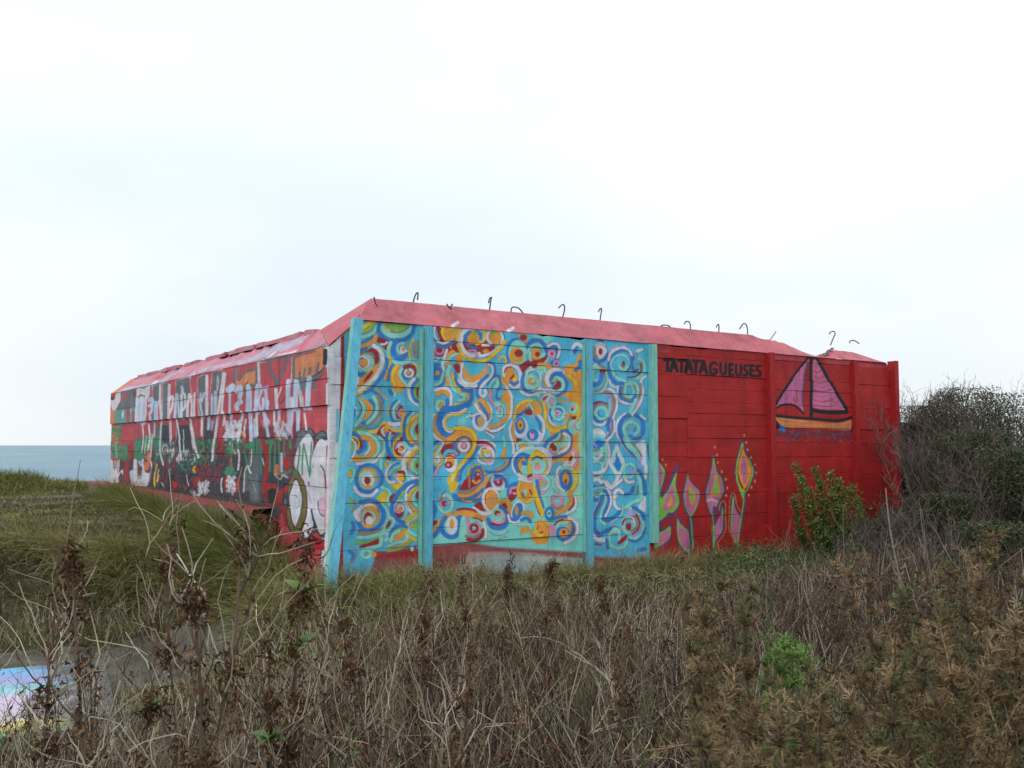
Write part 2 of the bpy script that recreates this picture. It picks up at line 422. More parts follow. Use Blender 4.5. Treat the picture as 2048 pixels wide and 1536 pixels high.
RUN('''
@ - 640 800 8
C o 620 -40 760 0 840 90 850 170 800 260 730 320 690 290 740 200 740 100 670 20
S b 46 800 0 870 80 880 170 830 270 760 340 690 375
S o 22 900 -60 950 30 960 150 920 260 840 340
S t 66 940 -60 985 60 985 170 920 290 830 370 700 420 610 450
S a 60 860 -50 910 60 910 170 860 270 760 370
S a 60 640 20 700 90 700 200 650 310 570 410
S r 18 620 20 665 100 660 200 600 300
S c 60 540 40 600 90 610 200 560 320
E b 530 200 40 100
S w 22 530 80 590 140 590 230
S e 60 1000 300 930 400 820 450 700 460
S b 26 720 465 850 460 950 420
C c 1020 80 1080 0 1260 -40 1250 60 1180 120 1130 300 1200 350 1150 360 1050 310
C o 1090 110 1140 50 1170 60 1130 150 1110 260 1080 230
S b 34 1230 0 1150 90 1130 200 1160 310 1220 350 1290 340
S a 40 1280 20 1200 110 1180 220 1210 300
S t 28 1270 60 1220 150 1220 250 1240 310
C r 1280 80 1340 120 1340 280 1250 300 1230 230
O l 32 1325 215 62 62
E o 1320 215 42 40
S w 66 1100 370 1200 390 1300 380 1330 430
T W 40 1170 440 1250 460 1320 470
S g 34 520 490 640 480 780 500 850 510
S y 60 800 510 900 500 980 440 1040 360
S y 50 1070 400 1150 470 1250 500 1330 480
C r 910 540 1030 390 1160 500 1260 530 1150 640 1030 640
S w 48 1050 430 1000 480 1030 560 1090 570 1130 520
E o 1065 470 48 66
E g 490 720 50 110
S w 36 470 630 540 650 570 730 550 850 490 960
E o 490 760 22 55
C r 500 580 580 600 660 640 700 700 700 790 620 870 580 900 610 780 570 660
S y 32 480 580 580 610 620 690 600 800 580 900 500 980
S b 60 500 530 600 560 690 640 710 740 660 810 600 830
S w 34 620 530 720 600 790 690 780 800 720 880
S o 90 700 590 800 640 850 740 830 860 740 930 580 950
S a 60 620 515 760 540 870 600 930 720 920 850 830 950 700 980
S t 30 850 550 960 620 980 740 950 850 880 930
S w 50 980 870 880 980 740 1010 600 1020
S a 50 950 590 1030 670 1030 800 980 940 980 1100
S b 60 1090 540 1070 650 1080 780 1120 880 1190 950
S w 28 1130 530 1110 600 1110 700
S a 36 1160 570 1110 660 1120 740
S b 50 1260 540 1180 600 1150 680 1160 740
S g 26 1310 560 1220 620 1190 680
S y 60 1290 620 1200 680 1190 790 1220 900 1300 930
E r 1290 770 110 130
Z l 36 1300 770 90 100 180 .75
Z w 44 1300 770 60 60 200 .8
E o 1285 790 40 40
C r 1290 600 1340 580 1340 660 1280 650
C r 1060 900 1110 890 1130 960 1050 1010
S y 56 1080 980 1060 1030 1080 1090
S a 50 1080 980 1120 1010 1110 1060
C o 1560 290 1500 310 1440 400 1420 500 1440 610 1500 690 1580 700 1600 600 1600 300
S y 46 1570 240 1480 300 1410 420 1410 560 1460 680
S a 46 1510 200 1440 260 1400 380
S b 46 1460 190 1370 290 1340 420 1350 560 1390 680 1480 740
S y 36 1370 220 1330 300 1310 420 1310 520
S a 60 1560 370 1490 450 1480 540 1540 620
S e 40 1590 370 1530 440 1520 540
E r 1575 470 45 80
H t 1500 650 1600 680 1600 740 1480 730
S w 75 1530 760 1410 850 1340 980 1340 1100 1400 1210 1560 1260
S y 40 1580 770 1470 840 1400 950 1390 1080
S o 44 1550 830 1470 900 1430 1000 1430 1110
S b 24 1400 1000 1400 1080 1410 1120
S a 60 1560 900 1490 980 1480 1100 1540 1190
E g 1560 1040 60 90
E r 1555 1050 28 40
T r 26 1490 1150 1540 1200 1590 1210
S a 60 1340 680 1400 760 1450 780
C c 420 1020 520 1000 590 1060 600 1180 560 1400 420 1420
S a 30 440 1180 470 1100 540 1090 550 1200 480 1330
E g 490 1170 40 60
E o 480 1200 30 50
S b 56 660 1080 740 1040 850 1050 960 1140 990 1230 960 1350 870 1440 750 1470 640 1430 590 1330 590 1200 650 1080
E o 760 1250 145 175
S t 30 760 1090 860 1100 930 1180 930 1290
E a 750 1280 130 150
E x 700 1330 70 80
Z w 46 770 1280 70 90 250 .9
E r 755 1290 50 62
E o 770 1390 50 40
S w 56 555 1400 600 1480 700 1530 830 1520 910 1440
S w 50 1200 1010 1100 1080 1060 1180 1080 1290 1150 1320 1220 1280 1190 1210
E b 1110 1250 26 30
S b 26 1270 1010 1180 1030 1120 1100
S a 34 1290 1050 1180 1100 1110 1190
S g 26 1290 1090 1200 1150 1170 1200
Z l 36 1290 1250 90 90 170 -.2
C r 1220 1150 1340 1130 1370 1200 1340 1300 1250 1290
S l 40 1230 1180 1220 1270 1290 1340
S w 40 1260 1190 1240 1260 1300 1330
E y 1295 1240 55 65
C y 1150 1350 1340 1330 1360 1370 1270 1450 1180 1430
S a 60 1390 1190 1420 1270 1400 1330
S b 56 1540 1300 1400 1350 1310 1430 1240 1530 1190 1640
''')
RUN('''
@ - 640 960 8
S g 36 1140 120 1220 170 1300 190 1330 200 1260 280 1210 380
S w 50 1480 70 1400 160 1370 300 1400 430 1480 540
S b 34 1560 70 1450 130 1400 200
S y 40 1550 110 1440 200 1420 320 1460 420 1540 500
S o 50 1570 130 1480 220 1430 340 1480 440 1560 500
S a 50 1580 160 1490 250 1500 350 1570 420
E r 1560 250 35 70
S y 60 1540 540 1420 600 1390 700 1390 820 1430 920 1530 960
S a 44 1570 580 1450 650 1410 730 1430 830 1540 890
S o 34 1570 620 1480 680 1460 760
E g 1540 750 60 60
C y 900 300 1000 190 1060 190 1090 260 1060 380 980 360
S a 56 990 120 1080 160 1120 230 1080 330 1130 400
C r 1120 250 1200 210 1190 290 1130 350 1100 330
E R 1270 480 75 130
O a 44 1280 490 110 160
Z l 40 1270 460 60 80 80 .7
Z w 30 1290 460 50 50 160 .7
E o 1280 470 34 50
S b 60 1540 10 1400 60 1300 140 1220 240 1160 380 1150 500 1190 580 1260 640 1340 690
S a 40 620 380 750 320 900 340 1020 410 1090 520 1090 630 1000 750 860 830
S b 60 640 350 780 330 900 350 980 440 1020 560 980 700 880 780 760 800 660 760 600 660
Z w 66 770 540 150 150 180 .42
Z w 60 700 540 100 100 120 .3
E o 820 570 140 160
Z t 30 790 500 140 150 220 .4
E x 710 620 75 110
Z a 44 790 600 90 90 190 .55
E r 770 620 70 110
E w 790 650 65 75
E o 770 740 80 36
S w 70 570 520 580 580 620 640
C r 620 800 720 830 880 800 900 850 760 880 640 880
S t 56 620 850 760 860 900 830 1010 780
S a 60 600 920 740 920 900 880 1010 820 1090 700 1110 620
S a 44 1100 600 1170 620 1180 690 1120 780 1010 850
C r 1080 680 1110 640 1140 680 1110 740 1050 780
S g 44 580 1000 720 1010 860 960 960 910
C r 640 1050 760 1010 930 940 940 1020 800 1060 640 1090
O a 66 1030 900 60 60
E l 1040 895 28 24
S a 70 980 940 960 1040 860 1080 730 1110 680 1190
S b 60 1120 900 1170 800 1250 740 1380 750
S g 30 1150 860 1220 800 1300 770 1370 780
S a 60 1130 980 1170 870 1260 810
C o 1200 900 1320 800 1360 800 1340 920 1220 970 1170 980
S a 46 1090 1060 1200 1010 1330 980 1390 930 1370 870
S o 30 1080 1100 1240 1060 1380 990 1430 930
S g 40 1080 1140 1240 1110 1380 1040 1450 970
E a 1470 1100 30 44
H R 860 1130 1200 1130 1540 1040 1580 1260 860 1260
S g 40 1080 1140 1240 1110 1380 1040 1450 970
E a 1470 1100 30 44
O a 60 740 1180 70 60
E o 860 1190 44 44
T b 60 520 680 540 760 500 850
T b 60 470 1140 530 1200 510 1290
S t 30 480 1060 570 1120 570 1240 480 1330
S g 40 470 300 510 340 480 400
S t 40 560 330 550 440 500 520
''')
# front wall, large middle panel
RUN('''
@ - 840 620 8
C r 250 260 340 300 420 470 360 520 300 440
S b 44 200 280 190 360 250 470 340 540 440 540 520 490 560 440
S w 40 240 260 220 360 260 470 340 530 430 520 520 460
C r 450 540 620 520 640 640 540 620 430 700 330 750 230 720 190 610 300 600
E o 480 370 130 130
S y 50 400 260 350 330 370 420 410 480
S y 60 640 330 600 420 600 500 500 590
E g 520 340 32 26
S b 50 240 570 350 590 450 570 540 500
S a 60 180 520 220 560 230 590
S p 34 225 610 220 700 230 780
Z p 34 315 640 70 60 200 -.6
S t 26 180 600 180 760
S a 44 170 800 250 810 300 780
S b 56 170 860 230 880 300 870
S o 70 560 650 480 700 440 790 440 830
S w 50 430 640 390 760 370 880 380 980
S a 50 410 830 460 790 530 730 620 700 690 740 700 830
E o 630 780 66 76
S t 30 590 840 620 890 660 880
S w 60 680 870 650 980 660 1100 730 1170 840 1180 930 1120
C o 700 870 720 900 780 1020 900 1040 1000 960 1050 880 1080 900 1040 1020 960 1110 840 1160 740 1120 690 1040
C c 720 790 900 860 1040 850 1000 960 900 1030 800 1010 730 920
S x 50 1090 900 1070 1010 1000 1090
S w 50 1100 860 1170 930 1150 1040 1060 1140 980 1230 960 1330 1010 1390 1060 1340 1050 1280
S b 30 1060 830 1170 860 1200 960 1180 1060 1080 1180
S b 44 1080 1050 960 1160 920 1270 930 1370 1000 1430
S w 60 620 1130 680 1210 790 1240 900 1210
S b 50 560 1000 560 1100 600 1180 680 1240
S l 34 540 990 550 1080
C r 540 870 640 880 640 1010 560 960
S a 70 480 900 450 1010 470 1120 520 1220 590 1290 700 1330
S y 40 520 1000 530 1100 580 1220 650 1290
S o 30 420 900 440 860 500 850
E r 850 590 350 130
S w 46 860 290 1000 310 1030 380 990 470 950 490
Z w 66 850 490 200 230 290 -.62
E o 840 440 125 110
S b 46 790 350 730 420 740 520 800 590 900 610
S b 50 900 340 960 390 970 460
S y 44 1010 330 1040 420 1010 500 900 550
E g 880 370 44 30
S w 50 1000 560 1100 560
E o 1190 450 130 110
S w 50 1140 540 1080 470 1080 380 1150 310 1240 310 1310 370 1320 480 1280 580 1180 660 1080 710 960 740
S b 24 1320 360 1350 450 1320 560 1250 650 1150 720
E g 1180 370 40 30
C o 1000 650 1040 620 1090 630 1110 670 1020 690
S y 60 610 560 670 690 790 780 920 820 1080 790 1200 690 1300 590 1350 500
S w 60 660 440 660 560 720 670 820 740 900 720
S p 34 780 650 880 650 900 720
S w 30 160 1180 180 1180
O b 70 270 1010 65 75
E o 285 1005 40 40
S a 54 170 1040 170 1150 250 1200 340 1140 370 1020
S b 36 400 1080 370 1180 300 1220
H o 400 1040 470 1050 500 1220 400 1230
S w 56 250 1280 380 1250 470 1290 500 1400 490 1520
S o 70 280 1340 380 1310 450 1350
S y 34 640 1310 740 1330 770 1420 700 1490 560 1510
S a 50 660 1350 720 1370 700 1430 620 1450
S p 34 800 1290 810 1380 760 1480
S b 60 830 1280 830 1400 780 1500 690 1560
S b 60 690 1280 800 1290
S b 34 1180 1060 1240 1050 1290 1110 1290 1220 1240 1300 1230 1400 1290 1420 1340 1370
S a 50 1220 1100 1240 1180 1190 1270
S a 44 1190 1110 1130 1180 1110 1260
S p 50 1140 1280 1130 1400 1180 1490
C o 1370 1210 1400 1300 1460 1360 1460 1536 1300 1440 1330 1350
Z a 44 1330 800 60 60 160 .4
S y 36 1260 790 1330 750 1380 790 1370 860
S b 56 1420 560 1480 490 1570 470 1650 520 1700 600 1760 510 1850 470 1960 520 2010 620
H o 1560 380 1640 350 1720 400 1740 480 1680 560 1580 460
E r 1650 440 56 50
S b 40 1420 560 1400 700 1420 840 1480 860
E a 1560 680 150 200
E o 1540 740 110 150
E r 1580 690 70 60
S a 40 1520 840 1600 860 1690 790
C r 1580 900 1760 790 1900 790 1800 900 1640 1010
Z a 50 1850 680 110 150 150 .75
E o 1850 700 85 100
E r 1880 710 40 40
S a 50 1760 680 1760 780 1800 830
S b 40 2010 620 2020 720 1960 820 1880 880
S a 60 1980 700 1900 830 1780 920 1700 1000
E o 1430 1070 110 150
S w 66 1340 1050 1350 930 1450 880 1560 930 1610 1050 1600 1180 1530 1230 1450 1200
S r 24 1350 1000 1380 930 1460 910
S b 50 1450 1150 1500 1190 1560 1150
E y 1520 1090 40 60
S r 40 1450 1100 1500 1050
S y 30 1310 1060 1320 1150 1400 1230
S w 46 1380 1230 1440 1310 1470 1400 1470 1536
O w 34 1810 1130 130 180
Z a 66 1790 1130 120 60 0 1.0
E o 1790 1130 70 70
Z a 40 1790 1120 70 30 180 .7
S b 50 1660 1020 1630 1130 1650 1240 1750 1310 1860 1290
C a 1830 950 2030 930 2000 1010 1930 1040 1860 980
S w 50 1620 1300 1700 1350 1800 1370 1880 1330 1990 1290 2048 1280
S w 30 1800 1290 1900 1280 1940 1250
''')
RUN('''
@ - 840 800 8
S o 60 200 0 180 90 170 170
S b 60 440 0 440 60 380 150 320 230 300 330 320 440 380 520 470 560 540 540
O a 50 330 90 60 80
E o 350 90 50 66
S b 100 780 60 650 120 540 140 420 150
S b 95 400 130 330 230 310 360 350 490 440 550 530 530
S o 60 250 240 220 340 230 460 290 560 360 620 450 640
S w 44 230 220 180 320 180 460 230 570 310 640 380 670
C c 420 300 500 250 640 260 760 200 820 240 700 340 620 430 480 430 410 370
S w 40 740 140 620 210 500 220 410 280 370 360 400 460 470 510 520 490
S y 34 740 180 640 230 510 240 420 300 400 380 430 450 520 480
H a 590 300 700 260 760 320 700 400 600 400
E r 575 445 40 40
E l 575 440 18 18
S a 44 740 280 800 240 870 240
S r 24 830 220 820 290 860 330
S o 130 470 650 560 590 650 520 760 530 830 610 850 720 800 850
C r 330 760 450 700 560 690 640 760 620 900 440 870 360 880
S D 30 590 640 690 590 800 640 820 740 770 830
E t 700 720 130 130
O w 50 705 735 75 80
E p 700 720 40 56
S b 50 550 690 560 780
S y 66 560 450 700 450 810 490 880 600 880 730 820 840 730 950 650 1050 580 1160 520 1270
S b 60 920 760 880 880 800 1000 700 1090 640 1200 640 1290
S w 20 700 1020 640 1100 590 1210
S c 110 950 870 900 980 800 1080 730 1180 700 1300
O w 66 960 350 100 120
E b 930 320 60 90
E o 960 340 50 75
S w 30 820 260 900 230 960 220
S o 80 980 0 1060 80 1120 180 1110 290
S b 40 960 50 1010 140 1070 220 1080 310
S y 30 900 0 950 110 1000 200
S w 44 890 60 940 160 1010 230 1050 310
S w 28 1090 40 1150 150 1150 260 1100 350
S a 90 1230 60 1330 110 1350 200 1290 290 1220 270 1230 200
S p 30 1200 120 1260 110 1270 160 1230 160
S r 14 1290 90 1340 150 1340 240 1270 300 1210 270
S c 60 1380 110 1400 210 1340 310 1230 350 1180 290 1190 160
S o 60 1440 0 1420 140 1400 260 1320 350 1200 410 1090 440
S w 44 1470 0 1470 150 1440 280 1360 400 1250 480 1130 500 1070 460
S r 16 1080 490 1140 530 1240 510 1340 460
S c 60 1480 330 1400 420 1390 540 1430 650 1440 780 1420 880
S w 44 1560 340 1450 400 1430 500 1470 610 1500 740 1490 850
S r 16 1500 600 1520 700 1500 800
C o 1300 940 1340 760 1380 750 1390 820 1360 920 1320 960
S w 40 950 650 1050 650 1160 690 1230 790 1230 900 1160 1010 1060 1020 960 990 930 930
S r 60 930 680 1060 690 1140 750 1170 830
S p 34 940 720 1060 720 1140 770 1170 850 1150 920
Z w 70 1060 880 110 110 200 .65
S r 20 980 840 1000 780 1060 770
Z y 30 1050 880 70 80 60 .8
Z p 30 1080 900 70 80 10 .3
E y 1060 850 46 40
Z w 30 1080 860 40 30 0 .6
S c 90 960 1060 1080 1090 1220 1070 1340 1010 1420 920
S b 46 1060 1150 1200 1160 1330 1110 1430 1010 1460 930
S t 26 1150 1120 1280 1080 1390 990
O y 36 290 960 70 90
E w 280 950 50 66
E l 270 950 26 30
S y 26 330 730 250 810 220 900
S w 34 380 680 330 780 260 870
S a 40 300 680 240 760 170 830
S b 56 280 670 200 720 150 760
S c 60 390 880 440 820 530 820 590 860
S p 24 190 850 190 960 240 1030
E w 500 1010 100 150
E o 490 990 72 90
S r 30 420 900 500 890 570 930
E r 460 1040 66 56
E l 455 1040 28 28
S b 60 230 1080 190 1140 150 1180
S p 44 300 1070 260 1160 220 1240 210 1340 260 1400
O c 60 320 1280 75 90
E c 320 1290 60 70
E R 320 1290 28 28
S a 30 190 1180 170 1300 190 1400 280 1440 370 1400
C t 590 1170 640 1100 650 1200 600 1300 560 1310
C y 450 1230 560 1160 560 1290 600 1380 560 1460 490 1480 440 1380
S w 24 540 1210 500 1300
S y 40 560 1420 610 1350 560 1340
C r 760 1210 860 1130 1010 1180 960 1330 860 1400 720 1450 620 1440 640 1340 750 1300
S b 50 640 1230 650 1330 620 1420
S c 60 720 1200 710 1290 650 1330
E R 800 1330 110 80
S y 36 770 1210 800 1110 880 1050 960 1040
S t 40 830 1100 800 1210 790 1390
E b 930 1200 100 130
E o 940 1190 60 90
E r 930 1190 50 50
E l 935 1190 28 28
E R 930 1260 56 50
S o 44 850 1290 900 1330 960 1290
S b 50 860 1240 850 1150 890 1080 960 1080 1010 1160 1010 1260 960 1370 870 1450 780 1510
S o 30 1000 1100 1050 1190 1040 1290
S t 60 640 1490 760 1480 880 1420
Z w 60 1260 1310 130 110 180 .55
Z w 60 1260 1320 110 100 20 .4
S b 50 1220 1210 1310 1220 1380 1310 1380 1420 1330 1490
S b 40 1210 1220 1250 1250 1300 1270
E p 1270 1320 70 66
Z r 44 1260 1310 50 40 180 -.6
S b 24 1140 1220 1130 1330 1170 1430
E r 1080 1360 56 70
S a 50 1010 1400 1060 1320 1100 1230 1180 1180
''')
RUN('''
@ - 840 950 8
C c 140 120 420 100 500 400 520 560 600 480 860 420 1000 400 900 520 700 530 560 580 320 660 200 640 150 400
S b 60 160 400 220 480 240 560 200 680
Z p 40 410 430 80 90 120 .6
Z p 30 400 420 90 40 200 1.0
E r 390 460 46 44
S a 60 340 340 440 320 500 380 520 470 480 570 380 590 310 520
E l 410 460 20 20
S r 16 420 240 350 320 340 400
S o 44 130 400 160 500 170 620 160 760
S o 60 130 780 190 900 260 850 330 740 400 660 500 620
C r 170 740 280 730 250 800 180 830
S b 70 140 1010 230 960 300 870 340 820
S b 70 400 680 350 780 360 900 440 980 530 990 600 930 640 830 640 700
E w 510 800 90 150
E o 510 780 38 76
S b 90 560 340 640 380 760 390 880 340 980 240
S t 60 620 270 760 270 900 200
S o 60 640 330 760 330 900 260 990 170 1090 60
S o 36 680 400 800 420 900 380 990 300
S b 50 860 420 980 380
C r 860 490 960 420 1010 480 1080 560 1000 580 900 540
E w 1135 400 145 205
E o 1145 400 110 165
E l 1155 400 30 30
S r 14 1050 460 1050 320 1120 250
S w 66 860 530 960 600 1060 620 1160 590 1240 500
S r 44 600 560 700 540 840 560 900 600
S o 100 590 620 720 610 850 630 960 680
S o 50 900 680 980 700 1060 690
S b 60 610 680 660 680 650 780
C a 660 680 740 680 760 900 740 1020 640 1010 620 940
Z r 50 870 860 160 140 270 .5
Z a 60 870 850 120 130 230 .75
Z p 50 860 850 90 90 190 -.7
S p 50 750 690 780 800 800 900
Z r 44 860 850 50 60 150 .9
E l 866 865 24 24
S t 60 740 980 850 1010 960 960
S r 60 760 1030 880 1050 980 980 1010 880
S w 44 1020 760 1050 880 1050 1000
S b 66 1290 510 1370 590 1390 710 1350 810 1240 850 1130 810 1090 710
S r 40 1140 770 1240 800 1340 760
S p 44 1300 560 1350 640 1340 730 1270 770 1180 740
E a 1240 640 100 110
E r 1235 610 50 46
E p 1255 640 30 36
C a 1280 280 1390 200 1400 280 1340 380 1260 420
S b 60 1420 330 1420 240 1460 170 1540 140
C r 1420 420 1440 240 1540 200 1560 320 1480 420
S p 36 1530 210 1460 220 1450 290
S p 40 1540 300 1500 290
S o 70 1290 440 1370 410 1420 440 1440 560 1470 650
C R 1310 460 1370 450 1400 540 1340 520
E w 1570 560 100 200 20
E b 1560 590 80 150 15
E o 1545 570 34 76
S b 50 1400 620 1450 700 1540 720
S w 44 1410 640 1440 730 1520 770 1600 730
S o 60 1640 610 1740 600 1790 640 1760 680
S b 50 1620 720 1710 690 1760 740
C o 1560 150 1640 110 1800 110 1830 200 1820 300 1760 420 1700 450 1620 380 1560 280
S y 50 1600 130 1570 240 1610 360 1700 430 1780 400
E a 1680 285 36 56
S r 24 1640 290 1660 340
S R 26 1760 240 1790 310
S y 56 1830 170 1840 330 1880 480 1930 580 1950 640
S t 36 1850 160 1870 280 1900 380
S b 44 1890 170 1900 330 1950 490
S r 16 1830 400 1880 560 1920 650
E p 1950 170 90 110
Z a 26 1950 150 60 70 0 .8
E g 1950 180 26 60
C w 1560 60 1720 20 1800 20 1860 90 1720 120
O p 34 1950 190 90 100
S a 56 1560 790 1640 780 1720 790 1780 850
C o 1590 880 1640 830 1720 830 1780 900 1840 960 1960 960 2060 900 2060 1060 1980 1110 1860 1100 1790 1030 1740 920 1660 940 1600 940
E o 1950 850 120 110
S y 66 1880 780 1840 880 1880 960 1950 960
S y 40 1900 760 1980 740 2050 800
S R 30 1920 920 1960 910
S r 16 1880 800 1860 870
T r 14 1100 900 1200 960 1320 960 1420 900
T r 14 1260 1020 1380 980
''')
# middle panel right part and narrow panel
RUN('''
@ - 1060 620 8
C c 300 460 860 440 860 1000 740 860 560 880 480 960 440 800 460 600
H a 0 380 250 380 400 440 260 560 100 520
S b 60 0 520 120 480 220 560 260 640 300 600 400 590 440 680 420 800 340 850
C r 0 830 140 790 200 760 300 740 300 800 200 850 60 930
S w 44 280 580 360 540 440 560 470 660 440 760
E p 345 700 62 84
E r 350 700 20 26
S a 36 170 900 260 820 300 760
S o 80 150 880 240 880 330 920
O p 34 420 860 36 46
E r 425 860 16 20
S w 60 690 680 690 580 760 540 830 600
C b 690 620 760 590 740 700 680 690
S o 70 790 740 780 830 700 900 600 910 560 980
S y 34 700 950 730 1020 720 1090
C o 560 940 700 930 740 1060 760 1200 760 1330 700 1400 700 1500 520 1480 450 1400 560 1310 680 1300 690 1180 600 1100
S y 60 640 1060 730 1160 760 1260
C o 480 1340 640 1300 770 1200 800 1300 780 1536 640 1536 560 1480 460 1440
E c 640 1230 50 70
S b 50 800 820 790 900 730 960
S a 56 130 930 230 930 240 990
E c 560 1410 30 34
C o 250 1010 350 960 330 1200 240 1230 210 1120
S w 80 520 1000 420 960 310 1000 270 1110 310 1200
S b 60 500 1010 400 1020 340 1090 350 1160
S b 50 400 1030 520 1060 590 1160 570 1280 480 1350 400 1390
S a 60 390 1110 430 1080 520 1130 530 1240 450 1310 360 1310
C r 410 1190 450 1130 500 1170 490 1250 400 1280 360 1250
S y 40 360 1140 400 1120
S w 50 210 1280 300 1290 390 1300
E u 300 1440 100 110
C r 200 1500 220 1400 300 1370 300 1440 260 1536
Z a 50 350 1460 70 80 120 .8
E p 350 1450 30 70
S w 40 140 1390 160 1330 260 1310
S a 46 70 1380 180 1320
H y 0 1400 180 1420 240 1536 0 1536
S e 36 0 1390 120 1400 210 1500
C c 960 450 1890 500 1890 1536 960 1536
O w 46 1120 660 85 100
S t 60 1030 610 1020 700 1060 760
E w 1130 660 80 100
E R 1122 665 34 56
H D 1060 460 1200 460 1180 510 1080 500
T w 40 1060 560 1120 530 1200 560
S b 50 980 760 1040 810 1090 870
S b 50 1240 700 1180 790 1100 830
S w 56 1000 920 1050 880
S a 60 980 950 1060 920 1140 930 1200 1000
O a 50 1070 1040 70 90
S t 50 1120 890 1190 940 1220 960
C r 1110 950 1220 960 1200 1020 1130 1020
S t 34 1210 1000 1210 1130 1150 1250 1050 1300 970 1290
S a 36 1230 1000 1240 1140 1180 1270 1090 1330 990 1320
S b 70 1150 1030 1130 1130 1060 1190 970 1200
S b 56 1640 770 1600 680 1500 640 1380 670 1290 760 1260 880 1270 1010 1320 1110 1400 1170 1480 1170
S w 50 1250 800 1280 700 1370 630 1480 600 1580 640 1620 720
S p 24 1260 690 1330 600 1430 590 1530 550
Z a 36 1450 870 170 130 120 .85
S a 40 1320 940 1340 1030 1420 1100 1530 1140
Z b 34 1500 880 90 80 120 -.3
S a 50 1560 900 1500 960 1440 930 1430 880
E r 1490 860 26 46
S t 34 1480 910 1450 890
S b 50 1620 760 1620 880 1660 980
S w 56 1720 660 1790 630
T p 34 1680 710 1700 740
S a 50 1740 780 1810 830 1830 940 1800 1030 1720 1100
S t 40 1700 870 1770 850 1790 900
S r 24 1760 870 1770 980 1690 1060 1560 1080
S r 30 1670 990 1720 950
S w 50 1850 1060 1790 1110 1780 1200 1810 1300 1790 1450 1740 1536
S w 34 1270 1120 1300 1200 1380 1240 1420 1220 1400 1320 1430 1430 1520 1500 1640 1500
S a 60 1540 1190 1630 1160 1710 1200 1740 1310 1720 1420
S t 50 1770 1190 1770 1330 1720 1500
O a 50 1590 1290 75 110
S b 50 1450 1240 1450 1360 1520 1440 1620 1460 1690 1380
S t 34 1500 1230 1480 1330 1530 1410 1620 1430
S t 34 1660 1210 1690 1270
S w 60 1690 1480 1690 1536
S w 50 1200 1290 1290 1270 1360 1330 1400 1430 1400 1536
S t 80 1220 1310 1300 1380 1350 1470 1350 1560
S l 40 1160 1350 1280 1370 1310 1440 1310 1536
''')
